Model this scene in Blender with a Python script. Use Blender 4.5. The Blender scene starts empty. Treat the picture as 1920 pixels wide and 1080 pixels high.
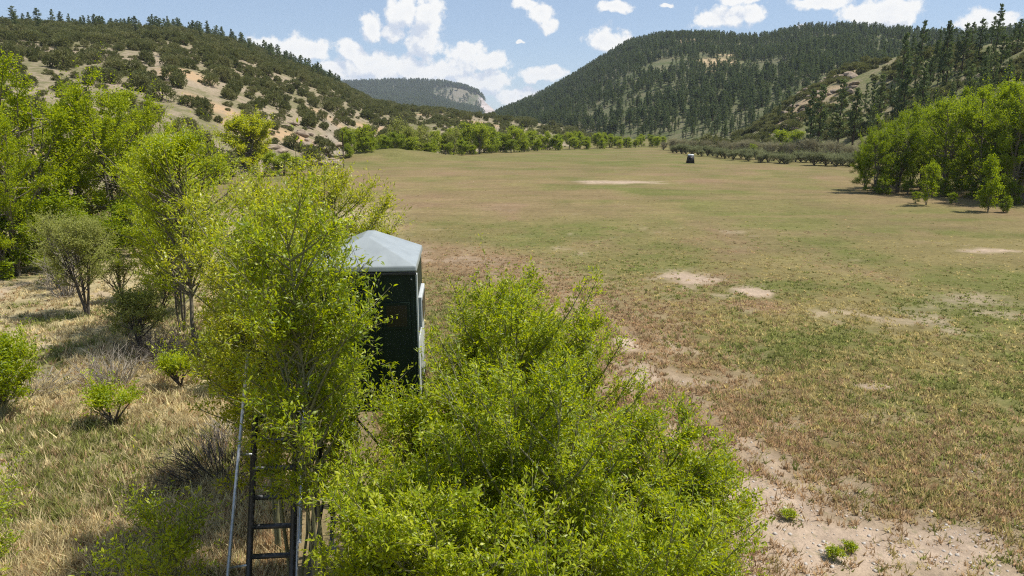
import bpy, math, random
import numpy as np
from mathutils import Vector

# ------------------------------------------------------------------ camera, sky, sun, exposure
sc = bpy.context.scene
COL = sc.collection
CAM_Z = 7.0
PITCH = math.radians(13.2)
FPX = 1297.0                                   # focal length in pixels of the 1920 wide photograph

cam_d = bpy.data.cameras.new('camera')
cam_d.sensor_width = 36.0
cam_d.lens = 36.0 * FPX / 1920.0
cam_d.clip_start = 0.1
cam_d.clip_end = 30000.0
cam = bpy.data.objects.new('camera', cam_d)
COL.objects.link(cam)
cam.location = (0, 0, CAM_Z)
cam.rotation_euler = (math.pi / 2 - PITCH, 0, 0)
sc.camera = cam

SUN_AZ = math.radians(84.0)                    # clockwise from +Y (the view direction)
SUN_EL = math.radians(61.0)
sun_dir = Vector((math.sin(SUN_AZ) * math.cos(SUN_EL), math.cos(SUN_AZ) * math.cos(SUN_EL), math.sin(SUN_EL)))
sun_d = bpy.data.lights.new('sun', 'SUN')
sun_d.energy = 5.0
sun_d.angle = math.radians(0.53)
sun_d.color = (1.0, 0.95, 0.87)
sun = bpy.data.objects.new('sun', sun_d)
COL.objects.link(sun)
sun.rotation_euler = (-sun_dir).to_track_quat('-Z', 'Y').to_euler()
sun.location = (40, 20, 60)

sc.view_settings.view_transform = 'Standard'
sc.view_settings.look = 'None'
sc.view_settings.exposure = 0.47
sc.view_settings.gamma = 1.0
sc.view_settings.use_curve_mapping = False

cy = sc.cycles
cy.use_denoising = False
try:
    cy.denoiser = 'OPENIMAGEDENOISE'
    cy.denoising_input_passes = 'RGB_ALBEDO_NORMAL'
except Exception:
    pass
cy.use_adaptive_sampling = True
cy.adaptive_threshold = 0.006
cy.filter_width = 1.15
cy.max_bounces = 6
cy.diffuse_bounces = 3
cy.glossy_bounces = 2
cy.transmission_bounces = 4
cy.transparent_max_bounces = 4
cy.volume_bounces = 0
cy.caustics_reflective = False
cy.caustics_refractive = False
cy.sample_clamp_indirect = 6.0


def raydir(px, py):
    """world direction of a photograph pixel (used to read distances off the photograph)"""
    a = (np.asarray(px, float) - 960.0) / FPX
    b = (540.0 - np.asarray(py, float)) / FPX
    cp, sp = math.cos(PITCH), math.sin(PITCH)
    return a, cp + b * sp, -sp + b * cp


def gp(px, py, z=0.0):
    dx, dy, dz = raydir(px, py)
    t = (z - CAM_Z) / dz
    return float(dx * t), float(dy * t)


def azel(px, py):
    dx, dy, dz = raydir(px, py)
    return math.atan2(dx, dy), math.atan2(dz, math.hypot(dx, dy))


# ---- world: Nishita sky with cumulus clouds drawn on the sphere of directions
W = bpy.data.worlds.new('World')
sc.world = W
W.use_nodes = True
nt = W.node_tree
nt.nodes.clear()


class NB:
    """small helper for building node trees"""
    def __init__(self, tree):
        self.t = tree

    def n(self, typ, **kw):
        nd = self.t.nodes.new(typ)
        for k, v in kw.items():
            setattr(nd, k, v)
        return nd

    def link(self, a, b):
        self.t.links.new(a, b)

    def _set(self, sock, v):
        if isinstance(v, bpy.types.NodeSocket):
            self.link(v, sock)
        else:
            sock.default_value = v

    def math(self, op, a, b=0.0, c=None, clamp=False):
        nd = self.n('ShaderNodeMath', operation=op, use_clamp=clamp)
        self._set(nd.inputs[0], a)
        self._set(nd.inputs[1], b)
        if c is not None:
            self._set(nd.inputs[2], c)
        return nd.outputs[0]

    def vmath(self, op, a, b=None, out=0):
        nd = self.n('ShaderNodeVectorMath', operation=op)
        self._set(nd.inputs[0], a)
        if b is not None:
            self._set(nd.inputs[1], b)
        return nd.outputs[out]

    def noise(self, vec, scale, detail=4.0, rough=0.55, out='Fac', dist=0.0):
        nd = self.n('ShaderNodeTexNoise')
        if vec is not None:
            self.link(vec, nd.inputs['Vector'])
        nd.inputs['Scale'].default_value = scale
        nd.inputs['Detail'].default_value = detail
        nd.inputs['Roughness'].default_value = rough
        nd.inputs['Distortion'].default_value = dist
        return nd.outputs[out]

    def ramp(self, fac, stops, interp='LINEAR'):
        nd = self.n('ShaderNodeValToRGB')
        cr = nd.color_ramp
        cr.interpolation = interp
        while len(cr.elements) < len(stops):
            cr.elements.new(0.5)
        for e, (p, c) in zip(cr.elements, stops):
            e.position = p
            e.color = (c[0], c[1], c[2], 1.0) if not np.isscalar(c) else (c, c, c, 1.0)
        self.link(fac, nd.inputs[0])
        return nd.outputs[0]

    def mix(self, fac, a, b, blend='MIX'):
        nd = self.n('ShaderNodeMix', data_type='RGBA', blend_type=blend)
        self._set(nd.inputs[0], fac)
        for s, v in ((nd.inputs[6], a), (nd.inputs[7], b)):
            if isinstance(v, bpy.types.NodeSocket):
                self.link(v, s)
            else:
                s.default_value = (v[0], v[1], v[2], 1.0)
        return nd.outputs[2]

    def maprange(self, v, a, b, c=0.0, d=1.0, smooth=False):
        nd = self.n('ShaderNodeMapRange')
        if smooth:
            nd.interpolation_type = 'SMOOTHSTEP'
        self._set(nd.inputs[0], v)
        for i, x in enumerate((a, b, c, d)):
            nd.inputs[i + 1].default_value = x
        return nd.outputs[0]


# cumulus puffs read off the photograph: pixel centre, half width, half height (turned into sky angles)
PUFFS = [
    (545, 92, 78, 30), (590, 95, 40, 28), (500, 84, 40, 22),
    (655, 95, 30, 28), (700, 50, 34, 34), (735, 58, 30, 22), (755, 20, 40, 38), (800, 28, 44, 48), (795, 80, 40, 40),
    (640, 132, 60, 26), (720, 128, 70, 34), (690, 110, 60, 24), (770, 132, 80, 36), (850, 130, 70, 36), (875, 100, 50, 32), (920, 116, 46, 26),
    (835, 165, 120, 26), (920, 150, 50, 30), (890, 160, 80, 34), (960, 185, 40, 22), (985, 178, 44, 18),
    (1010, 140, 52, 20), (1040, 132, 36, 16),
    (985, 8, 36, 18), (1015, 25, 36, 26), (1030, 42, 24, 20),
    (1155, 14, 42, 14), (1130, 72, 44, 26), (1145, 80, 50, 26), (1248, 14, 14, 6),
    (1330, 40, 40, 20), (1375, 30, 60, 26), (1395, -6, 60, 18), (1410, 30, 34, 22),
    (1540, 4, 64, 16), (1615, 22, 50, 20), (1660, 22, 60, 34), (1695, 22, 34, 32), (1660, 40, 60, 22), (1500, 50, 30, 8),
    (428, 74, 22, 8), (978, 75, 12, 4), (1850, 38, 60, 20), (300, -60, 120, 26), (900, -120, 150, 34), (1500, -110, 130, 30),
    (-260, 60, 140, 34), (2150, 30, 120, 30), (2350, -20, 90, 26), (-500, 10, 110, 30),
]


def cloud_group():
    g = bpy.data.node_groups.new('cloud_field', 'ShaderNodeTree')
    g.interface.new_socket('Dir', in_out='INPUT', socket_type='NodeSocketVector')
    g.interface.new_socket('Offset', in_out='INPUT', socket_type='NodeSocketVector')
    g.interface.new_socket('Field', in_out='OUTPUT', socket_type='NodeSocketFloat')
    b = NB(g)
    gi, go = b.n('NodeGroupInput'), b.n('NodeGroupOutput')
    sep = b.n('ShaderNodeSeparateXYZ')
    b.link(gi.outputs['Dir'], sep.inputs[0])
    az = b.math('ARCTAN2', sep.outputs[0], sep.outputs[1])
    el = b.math('ARCSINE', sep.outputs[2])
    comb = b.n('ShaderNodeCombineXYZ')
    b.link(az, comb.inputs[0])
    b.link(el, comb.inputs[1])
    P0 = b.vmath('ADD', comb.outputs[0], gi.outputs['Offset'])
    # curl the outline
    wn = b.noise(P0, 26.0, 3.0, 0.55, out='Color')
    w = b.vmath('SCALE', b.vmath('SUBTRACT', wn, (0.5, 0.5, 0.5)))
    w.node.inputs['Scale'].default_value = 0.030
    P = b.vmath('ADD', P0, w)
    f = None
    for px, py, hw, hh in PUFFS:
        a, e = azel(px, py)
        d = b.vmath('MULTIPLY', b.vmath('SUBTRACT', P, (a, e, 0.0)), (FPX / hw, FPX / hh, 0.0))
        ln = b.vmath('LENGTH', d, out='Value')
        v = b.math('SUBTRACT', 1.0, ln)
        f = v if f is None else b.math('SMOOTH_MAX', f, v, 0.12)
    # the same scattered fair weather cumulus over the rest of the sky
    big = b.noise(gi.outputs['Dir'], 4.2, 3.0, 0.55)
    gen = b.math('MULTIPLY', b.math('SUBTRACT', big, 0.60), 5.0)
    inside = b.math('MULTIPLY', b.maprange(b.math('ABSOLUTE', az), 0.95, 0.75, 0, 1), b.maprange(el, 0.36, 0.26, 0, 1))
    gen = b.math('SUBTRACT', gen, b.math('MULTIPLY', inside, 3.0))
    f = b.math('MAXIMUM', f, gen)
    fine = b.noise(P0, 60.0, 5.0, 0.62)
    f = b.math('ADD', f, b.math('MULTIPLY', b.math('SUBTRACT', fine, 0.5), 1.35))
    b.link(f, go.inputs['Field'])
    return g


nb = NB(nt)
tc = nb.n('ShaderNodeTexCoord')
sky = nb.n('ShaderNodeTexSky', sky_type='NISHITA')
sky.sun_disc = False
sky.sun_elevation = SUN_EL
sky.sun_rotation = SUN_AZ
sky.altitude = 2000.0
sky.air_density = 1.0
sky.dust_density = 1.6
sky.ozone_density = 1.0
cg = cloud_group()


def cloud_eval(off):
    nd = nt.nodes.new('ShaderNodeGroup')
    nd.node_tree = cg
    nb.link(tc.outputs['Generated'], nd.inputs['Dir'])
    nd.inputs['Offset'].default_value = off
    return nd.outputs['Field']


F0 = cloud_eval((0, 0, 0))
F1 = cloud_eval((0.010, 0.020, 0))
alpha = nb.maprange(F0, 0.10, 0.50, 0, 1, smooth=True)
lit = nb.maprange(nb.math('SUBTRACT', F0, F1), -0.34, 0.26, 0, 1, smooth=True)
core = nb.maprange(F0, 0.40, 1.1, 0, 0.30)
lit2 = nb.math('SUBTRACT', nb.math('ADD', lit, 0.10), core, clamp=True)
ccol = nb.mix(lit2, (5.7, 6.4, 7.6), (9.2, 9.2, 9.1))
skyw = nb.mix(0.34, sky.outputs[0], (5.6, 7.3, 9.8))          # thin high veil whitens the blue
col = nb.mix(alpha, skyw, ccol)
bg = nb.n('ShaderNodeBackground')
bg.inputs['Strength'].default_value = 0.078
nb.link(col, bg.inputs['Color'])
wo = nb.n('ShaderNodeOutputWorld')
nb.link(bg.outputs[0], wo.inputs['Surface'])
W.cycles.sampling_method = 'MANUAL'
W.cycles.sample_map_resolution = 512

# ------------------------------------------------------------------ helpers


def vhash(ix, iy, seed):
    h = (ix.astype(np.int64) * 374761393 + iy.astype(np.int64) * 668265263 + seed * 1442695041) & 0xFFFFFFFF
    h = ((h ^ (h >> 13)) * 1274126177) & 0xFFFFFFFF
    h = h ^ (h >> 16)
    return (h & 0xFFFFFF) / float(0xFFFFFF)


def vnoise(x, y, seed=0):
    x = np.asarray(x, float); y = np.asarray(y, float)
    ix, iy = np.floor(x), np.floor(y)
    fx, fy = x - ix, y - iy
    ux, uy = fx * fx * (3 - 2 * fx), fy * fy * (3 - 2 * fy)
    a, b = vhash(ix, iy, seed), vhash(ix + 1, iy, seed)
    c, d = vhash(ix, iy + 1, seed), vhash(ix + 1, iy + 1, seed)
    return (a * (1 - ux) + b * ux) * (1 - uy) + (c * (1 - ux) + d * ux) * uy


def fbm(x, y, seed=0, octv=4):
    s, a, t = 0.0, 0.5, 0.0
    for o in range(octv):
        s = s + a * vnoise(x * 2 ** o, y * 2 ** o, seed + o * 17)
        t += a
        a *= 0.5
    return s / t


def sstep(a, b, x):
    t = np.clip((x - a) / (b - a), 0, 1)
    return t * t * (3 - 2 * t)


def mesh_np(name, V, F, mat, smooth=False, attrs=None, matidx=None):
    """V (n,3); F (m,3) triangles or (m,4) quads"""
    V = np.ascontiguousarray(V, np.float32)
    F = np.ascontiguousarray(F, np.int32)
    k = F.shape[1]
    me = bpy.data.meshes.new(name)
    me.vertices.add(len(V))
    me.vertices.foreach_set('co', V.ravel())
    me.loops.add(F.size)
    me.loops.foreach_set('vertex_index', F.ravel())
    me.polygons.add(len(F))
    me.polygons.foreach_set('loop_start', np.arange(0, F.size, k, dtype=np.int32))
    me.polygons.foreach_set('loop_total', np.full(len(F), k, np.int32))
    if matidx is not None:
        me.polygons.foreach_set('material_index', np.asarray(matidx, np.int32))
    for m in (mat if isinstance(mat, (list, tuple)) else [mat]):
        me.materials.append(m)
    if attrs:
        for an, arr in attrs.items():
            at = me.attributes.new(an, 'FLOAT_COLOR', 'POINT')
            rgba = np.ones((len(V), 4), np.float32)
            rgba[:, :3] = arr
            at.data.foreach_set('color', rgba.ravel())
    me.update(calc_edges=True)
    if smooth:
        me.polygons.foreach_set('use_smooth', np.ones(len(F), bool))
    return me


def link(name, data, parent=None, loc=None, rot=None, scale=None):
    o = bpy.data.objects.new(name, data)
    COL.objects.link(o)
    if parent is not None:
        o.parent = parent
    if loc is not None:
        o.location = loc
    if rot is not None:
        o.rotation_euler = rot
    if scale is not None:
        o.scale = scale if not np.isscalar(scale) else (scale,) * 3
    return o


def tag(o, label=None, cat=None, group=None, kind=None):
    if label: o['label'] = label
    if cat: o['category'] = cat
    if group: o['group'] = group
    if kind: o['kind'] = kind
    return o


class Geo:
    """collects triangles from several shapes into one mesh"""
    def __init__(self):
        self.V, self.F, self.n = [], [], 0

    def add(self, V, F):
        V = np.asarray(V, float)
        F = np.asarray(F, int)
        if F.shape[1] == 4:
            F = np.concatenate([F[:, [0, 1, 2]], F[:, [0, 2, 3]]])
        self.V.append(V)
        self.F.append(F + self.n)
        self.n += len(V)
        return self

    def box(self, c, s, rz=0.0):
        x, y, z = np.array(s) / 2
        v = np.array([[-x, -y, -z], [x, -y, -z], [x, y, -z], [-x, y, -z], [-x, -y, z], [x, -y, z], [x, y, z], [-x, y, z]])
        ca, sa = math.cos(rz), math.sin(rz)
        v = np.stack([v[:, 0] * ca - v[:, 1] * sa, v[:, 0] * sa + v[:, 1] * ca, v[:, 2]], 1) + np.array(c)
        f = [[0, 3, 2, 1], [4, 5, 6, 7], [0, 1, 5, 4], [1, 2, 6, 5], [2, 3, 7, 6], [3, 0, 4, 7]]
        return self.add(v, f)

    def tube(self, pts, radii, sides=8, cap=True):
        pts = np.asarray(pts, float)
        V, F = tubes(pts[None], np.asarray(radii, float)[None], sides)
        self.add(V, F)
        if cap:
            m = len(pts)
            for r in (0, m - 1):
                ring = np.arange(r * sides, (r + 1) * sides)
                f = [[ring[0], ring[i], ring[i + 1]] for i in range(1, sides - 1)]
                if r == 0:
                    f = [[a, c, b] for a, b, c in f]
                self.F.append(np.array(f) + self.n - len(V))
        return self

    def arrays(self):
        return np.concatenate(self.V), np.concatenate(self.F)

    def build(self, name, mat, parent=None, smooth=False, loc=None, rot=None):
        V, F = self.arrays()
        return link(name, mesh_np(name, V, F, mat, smooth), parent, loc, rot)


def norm(a):
    return a / (np.linalg.norm(a, axis=-1, keepdims=True) + 1e-9)


def tubes(P, R, sides=3):
    """P (n,m,3) polylines, R (n,m) radii -> V, F(tri) of n open tubes"""
    n, m, _ = P.shape
    T = np.empty_like(P)
    T[:, 1:-1] = P[:, 2:] - P[:, :-2] if m > 2 else T[:, 1:-1]
    T[:, 0] = P[:, 1] - P[:, 0]
    T[:, -1] = P[:, -1] - P[:, -2]
    T = norm(T)
    ref = np.where(np.abs(T[..., 2:3]) < 0.9, np.array([0, 0, 1.0]), np.array([1.0, 0, 0]))
    A = norm(np.cross(T, ref))
    B = np.cross(T, A)
    ang = np.arange(sides) * 2 * math.pi / sides
    V = P[:, :, None, :] + R[:, :, None, None] * (A[:, :, None, :] * np.cos(ang)[None, None, :, None] + B[:, :, None, :] * np.sin(ang)[None, None, :, None])
    idx = np.arange(n * m * sides).reshape(n, m, sides)
    a = idx[:, :-1, :]
    b = np.roll(a, -1, 2)
    c = idx[:, 1:, :]
    d = np.roll(c, -1, 2)
    q = np.stack([a, b, d, c], -1).reshape(-1, 4)
    F = np.concatenate([q[:, [0, 2, 1]], q[:, [0, 3, 2]]])
    return V.reshape(-1, 3), F


def leaves(C, D, N, L, Wd, detail=False, fold=0.25):
    """leaf blades: C base (n,3), D unit direction, N unit normal, L length, Wd width"""
    n = len(C)
    S = norm(np.cross(D, N))
    Nn = np.cross(S, D)
    L = np.broadcast_to(L, (n,))[:, None]
    Wd = np.broadcast_to(Wd, (n,))[:, None]
    up = Nn * Wd * fold
    if detail:
        base, tip = C, C + D * L - Nn * L * 0.10
        l1, r1 = C + D * L * 0.30 + S * Wd * 0.5 + up, C + D * L * 0.30 - S * Wd * 0.5 + up
        l2, r2 = C + D * L * 0.68 + S * Wd * 0.34 + up * 0.5, C + D * L * 0.68 - S * Wd * 0.34 + up * 0.5
        V = np.stack([base, l1, l2, tip, r2, r1], 1).reshape(-1, 3)
        t = np.array([[0, 1, 5], [1, 2, 5], [2, 4, 5], [2, 3, 4]])
        F = (np.arange(n)[:, None, None] * 6 + t[None]).reshape(-1, 3)
    else:
        V = np.stack([C, C + D * L * 0.40 + S * Wd * 0.5 + up, C + D * L, C + D * L * 0.40 - S * Wd * 0.5 + up], 1).reshape(-1, 3)
        t = np.array([[0, 1, 2], [0, 2, 3]])
        F = (np.arange(n)[:, None, None] * 4 + t[None]).reshape(-1, 3)
    return V, F


def rand_unit(rng, n):
    return norm(rng.normal(size=(n, 3)))


# ------------------------------------------------------------------ materials


def new_mat(name):
    m = bpy.data.materials.new(name)
    m.use_nodes = True
    m.node_tree.nodes.clear()
    return m, NB(m.node_tree)


def out(b, shader, disp=None):
    o = b.n('ShaderNodeOutputMaterial')
    b.link(shader, o.inputs['Surface'])


def leaf_mat(name, cols, trans=(0.2, 0.3, 0.02), tfac=0.4, rough=0.45, spec=0.35, objvar=0.35, clump=1.6):
    """leaf colour varies from leaf to leaf and from plant to plant; light passes through the blade"""
    m, b = new_mat(name)
    geo = b.n('ShaderNodeNewGeometry')
    oi = b.n('ShaderNodeObjectInfo')
    tcx_ = b.n('ShaderNodeTexCoord')
    cl = b.maprange(b.noise(tcx_.outputs['Object'], clump, 2.0, .5), .34, .66)
    r = b.math('ADD', b.math('MULTIPLY', geo.outputs['Random Per Island'], .62 * (1 - objvar)), b.math('MULTIPLY', oi.outputs['Random'], objvar))
    r = b.math('ADD', r, b.math('MULTIPLY', cl, .38 * (1 - objvar)))
    k = len(cols)
    c = b.ramp(r, [(0.08 + 0.84 * i / (k - 1), cc) for i, cc in enumerate(cols)])
    p = b.n('ShaderNodeBsdfPrincipled')
    b.link(c, p.inputs['Base Color'])
    p.inputs['Roughness'].default_value = rough
    p.inputs['Specular IOR Level'].default_value = spec
    t = b.n('ShaderNodeBsdfTranslucent')
    tcx = b.mix(0.65, c, trans)
    b.link(tcx, t.inputs['Color'])
    mx = b.n('ShaderNodeMixShader')
    mx.inputs[0].default_value = tfac
    b.link(p.outputs[0], mx.inputs[1])
    b.link(t.outputs[0], mx.inputs[2])
    out(b, mx.outputs[0])
    return m


def plain_mat(name, c1, c2, scale=6.0, rough=0.8, spec=0.2, bump=0.0, metallic=0.0, obj=True, stretch=(1, 1, 1)):
    m, b = new_mat(name)
    t = b.n('ShaderNodeTexCoord')
    v = b.vmath('MULTIPLY', t.outputs['Object'], stretch)
    f = b.noise(v, scale, 6.0, 0.6)
    c = b.ramp(f, [(0.3, c1), (0.7, c2)])
    p = b.n('ShaderNodeBsdfPrincipled')
    b.link(c, p.inputs['Base Color'])
    p.inputs['Roughness'].default_value = rough
    p.inputs['Specular IOR Level'].default_value = spec
    p.inputs['Metallic'].default_value = metallic
    if bump:
        bp = b.n('ShaderNodeBump')
        bp.inputs['Strength'].default_value = bump
        b.link(f, bp.inputs['Height'])
        b.link(bp.outputs[0], p.inputs['Normal'])
    out(b, p.outputs[0])
    return m


def attr_mat(name, trans=0.0):
    m, b = new_mat(name)
    a = b.n('ShaderNodeAttribute', attribute_name='col')
    p = b.n('ShaderNodeBsdfDiffuse')
    b.link(a.outputs['Color'], p.inputs['Color'])
    if trans:
        t = b.n('ShaderNodeBsdfTranslucent')
        b.link(a.outputs['Color'], t.inputs['Color'])
        mx = b.n('ShaderNodeMixShader')
        mx.inputs[0].default_value = trans
        b.link(p.outputs[0], mx.inputs[1])
        b.link(t.outputs[0], mx.inputs[2])
        out(b, mx.outputs[0])
    else:
        out(b, p.outputs[0])
    return m


M_near = leaf_mat('sapling_leaf', [(0.040, 0.078, 0.002), (0.140, 0.205, 0.004), (0.280, 0.335, 0.008), (0.480, 0.490, 0.050)], (0.76, 0.83, 0.004), 0.46, 0.42, 0.40, 0.16, 2.6)
M_yellow = leaf_mat('yellow_sapling_leaf', [(0.070, 0.105, 0.003), (0.185, 0.230, 0.005), (0.320, 0.350, 0.010), (0.510, 0.500, 0.060)], (0.82, 0.82, 0.005), 0.45, 0.38, 0.45, 0.16, 2.6)
M_cotton = leaf_mat('cottonwood_leaf', [(0.050, 0.090, 0.003), (0.105, 0.160, 0.005), (0.160, 0.215, 0.008), (0.240, 0.285, 0.022)], (0.50, 0.62, 0.006), 0.45, 0.5, 0.2, 0.3, .9)
M_light = leaf_mat('light_cottonwood_leaf', [(0.075, 0.120, 0.004), (0.150, 0.210, 0.007), (0.225, 0.280, 0.012), (0.330, 0.360, 0.030)], (0.68, 0.76, 0.008), 0.47, 0.5, 0.2, 0.3, .9)
M_creek = leaf_mat('creek_leaf', [(0.080, 0.125, 0.010), (0.140, 0.195, 0.014), (0.200, 0.250, 0.020), (0.270, 0.300, 0.040)], (0.55, 0.64, 0.03), 0.46, 0.5, 0.2, 0.6, .5)
M_pale = leaf_mat('pale_willow_leaf', [(0.17, 0.19, 0.05), (0.24, 0.26, 0.07), (0.31, 0.32, 0.09)], (0.50, 0.52, 0.09), 0.42, 0.6, 0.2, 0.4)
M_jun = leaf_mat('juniper_needles', [(0.075, 0.090, 0.030), (0.120, 0.132, 0.044), (0.170, 0.174, 0.064), (0.230, 0.215, 0.095)], (0.24, 0.25, 0.06), 0.26, 0.7, 0.15, 0.6)
M_pine = leaf_mat('pine_needles', [(0.046, 0.074, 0.032), (0.082, 0.120, 0.048), (0.124, 0.164, 0.064), (0.180, 0.208, 0.090)], (0.20, 0.26, 0.05), 0.28, 0.65, 0.2, 0.65)
M_grey = leaf_mat('grey_twig', [(0.19, 0.175, 0.105), (0.27, 0.25, 0.15), (0.37, 0.34, 0.215)], (0.30, 0.28, 0.14), 0.30, 0.9, 0.05, 0.5)
M_sage = leaf_mat('sage_leaf', [(0.15, 0.165, 0.08), (0.22, 0.235, 0.115), (0.29, 0.29, 0.15)], (0.26, 0.28, 0.11), 0.28, 0.8, 0.1, 0.5)
M_bark = plain_mat('grey_bark', (0.10, 0.085, 0.06), (0.24, 0.21, 0.16), 14.0, 0.9, 0.1, 0.4, stretch=(1, 1, 0.25))
M_green_bark = plain_mat('pale_sapling_bark', (0.13, 0.13, 0.065), (0.24, 0.23, 0.13), 16.0, 0.8, 0.15, 0.3, stretch=(1, 1, 0.3))
M_pbark = plain_mat('pine_bark', (0.045, 0.034, 0.025), (0.11, 0.075, 0.05), 6.0, 0.95, 0.05, 0.4, stretch=(1, 1, 0.3))
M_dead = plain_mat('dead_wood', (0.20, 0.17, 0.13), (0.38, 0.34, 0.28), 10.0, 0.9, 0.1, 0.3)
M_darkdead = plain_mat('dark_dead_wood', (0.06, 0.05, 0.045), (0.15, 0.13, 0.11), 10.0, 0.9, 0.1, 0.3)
M_rock = plain_mat('sandstone', (0.17, 0.13, 0.095), (0.36, 0.29, 0.21), 1.6, 0.95, 0.1, 0.8)
M_grass = attr_mat('grass_blades', 0.5)

# ------------------------------------------------------------------ terrain
R2D = math.degrees


def hill(knots, extra_lo=(), extra_hi=()):
    """knots: pixel x, pixel y of the bare ridge, distance of the ridge, distance of the foot"""
    rows = []
    for th, hh, d, bb in extra_lo:
        rows.append((math.radians(th), hh, d, bb))
    for px, py, d, bb in knots:
        a, e = azel(px, py)
        rows.append((a, CAM_Z + d * math.tan(e), d, bb))
    for th, hh, d, bb in extra_hi:
        rows.append((math.radians(th), hh, d, bb))
    rows.sort()
    return np.array(rows)


H_LEFT = hill([(-300, 76, 420, 75), (0, 70, 500, 78), (150, 72, 540, 84), (330, 78, 560, 92), (430, 96, 560, 104), (520, 122, 560, 116), (600, 147, 550, 132),
               (650, 166, 540, 160), (700, 190, 500, 172), (760, 202, 460, 176), (830, 207, 430, 180), (900, 215, 410, 186), (1000, 227, 400, 200), (1060, 238, 395, 225),
               (1120, 258, 390, 245), (1180, 285, 390, 260)],
              extra_lo=[(-180, 0, 600, 300), (-120, 50, 420, 110), (-60, 62, 400, 85)], extra_hi=[(20, 0, 390, 300), (180, 0, 600, 300)])
H_RIGHT = hill([(880, 250, 1050, 560), (930, 214, 1040, 540), (1000, 186, 1020, 480), (1060, 154, 1000, 430), (1130, 112, 980, 390), (1180, 83, 960, 370), (1240, 68, 950, 350),
                (1330, 69, 900, 330), (1400, 74, 860, 320), (1450, 70, 840, 310), (1500, 57, 830, 300), (1600, 53, 800, 300), (1680, 62, 760, 300), (1740, 68, 740, 300),
                (1830, 68, 700, 300), (1920, 60, 660, 300), (2300, 60, 560, 280)],
               extra_lo=[(-180, 0, 900, 500), (-8, 0, 1050, 560)], extra_hi=[(90, 60, 500, 260), (130, 40, 500, 260), (180, 0, 600, 400)])
H_SPUR = hill([(1360, 262, 262, 195), (1400, 246, 262, 188), (1450, 210, 264, 180), (1500, 172, 268, 174), (1560, 138, 272, 168), (1620, 116, 275, 160), (1700, 98, 270, 150),
               (1800, 86, 250, 136), (1920, 66, 230, 122), (2200, 60, 210, 110)],
              extra_lo=[(-180, 0, 260, 200), (12, 0, 262, 200)], extra_hi=[(90, 30, 200, 100), (140, 0, 200, 100), (180, 0, 260, 200)])
H_MESA = hill([(520, 190, 2700, 1500), (600, 162, 2650, 1480), (660, 158, 2620, 1460), (720, 155, 2600, 1450), (780, 155, 2580, 1450), (830, 158, 2550, 1450), (872, 167, 2520, 1500), (898, 177, 2500, 1550),
               (905, 184, 2500, 1600), (912, 193, 2500, 1700), (925, 204, 2500, 1800), (945, 222, 2500, 1900)],
              extra_lo=[(-180, 0, 2600, 1500), (-30, 60, 2700, 1500)], extra_hi=[(4, 0, 2500, 2000), (180, 0, 2600, 1500)])
HILLS = [H_LEFT, H_RIGHT, H_SPUR, H_MESA]
HA = [(1.7, 0.045), (1.25, 0.07), (1.35, 0.09), (1.0, 0.03)]     # profile steepness at the foot, roughness


def hill_h(k, x, y, full=False):
    r = np.hypot(x, y)
    th = np.arctan2(x, y)
    K = HILLS[k]
    Hh = np.interp(th, K[:, 0], K[:, 1])
    D = np.interp(th, K[:, 0], K[:, 2])
    B = np.interp(th, K[:, 0], K[:, 3])
    t = (r - B) / (D - B)
    a, amp = HA[k]
    tt = np.clip(t, 0, 1)
    if k == 3:      # mesa: wooded slope, then a banded cliff below the rim
        cl = sstep(math.radians(-6.5), math.radians(-4.2), th)
        slope = tt * 0.55 + 0.45 * tt ** 3
        cliff = np.interp(tt, [0, 0.80, 0.835, 0.85, 0.875, 0.885, 0.91, 1.0], [0, 0.50, 0.62, 0.64, 0.78, 0.79, 0.95, 1.0])
        pr = slope * (1 - cl) + cliff * cl
    else:
        pr = tt * (a - (a - 1) * tt)
    sc_ = (70.0, 130.0, 45.0, 300.0)[k]
    nz = fbm(x / sc_, y / sc_, 11 + k * 7, 5) - 0.5
    rg = np.abs(fbm(x / sc_ / 1.4 + 9, y / sc_ / 1.4, 31 + k, 3) - 0.5) * 2
    env = np.clip(tt * 5, 0, 1) * np.clip((1 - tt) * 4, 0.08, 1)
    h = Hh * (pr + env * amp * (nz * 3.0 + (rg - 0.35) * 0.9))
    h = np.where(t > 1, Hh * np.clip(1 - 0.45 * (t - 1), 0.15, 1), h)
    h = np.where(t <= 0, -0.6 - 8 * np.clip(-t, 0, 1), h - 0.6)
    return (h, t) if full else h


def base_h(x, y):
    r = np.hypot(x, y)
    z = (fbm(x / 22.0, y / 22.0, 3, 3) - 0.5) * 0.45 * sstep(6, 30, r) + (fbm(x / 3.0, y / 3.0, 5, 3) - 0.5) * 0.10
    # earth bank along the creek at the left edge of the field
    bx, by = gp(735, 300)
    u = (x - bx) * 0.93 + (y - by) * 0.36
    v = -(x - bx) * 0.36 + (y - by) * 0.93
    z = z + 2.1 * np.exp(-(u / 13.0) ** 2 - (v / 7.0) ** 2) * (0.75 + 0.5 * fbm(x / 4, y / 4, 8, 3))
    return z


def ground_h(x, y, ids=False):
    x = np.asarray(x, float); y = np.asarray(y, float)
    b = base_h(x, y)
    hs = np.stack([b] + [hill_h(k, x, y) for k in range(4)])
    z = hs.max(0)
    if ids:
        return z, hs.argmax(0)
    return z


def gz(x, y):
    return float(ground_h(np.array([x]), np.array([y]))[0])


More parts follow.
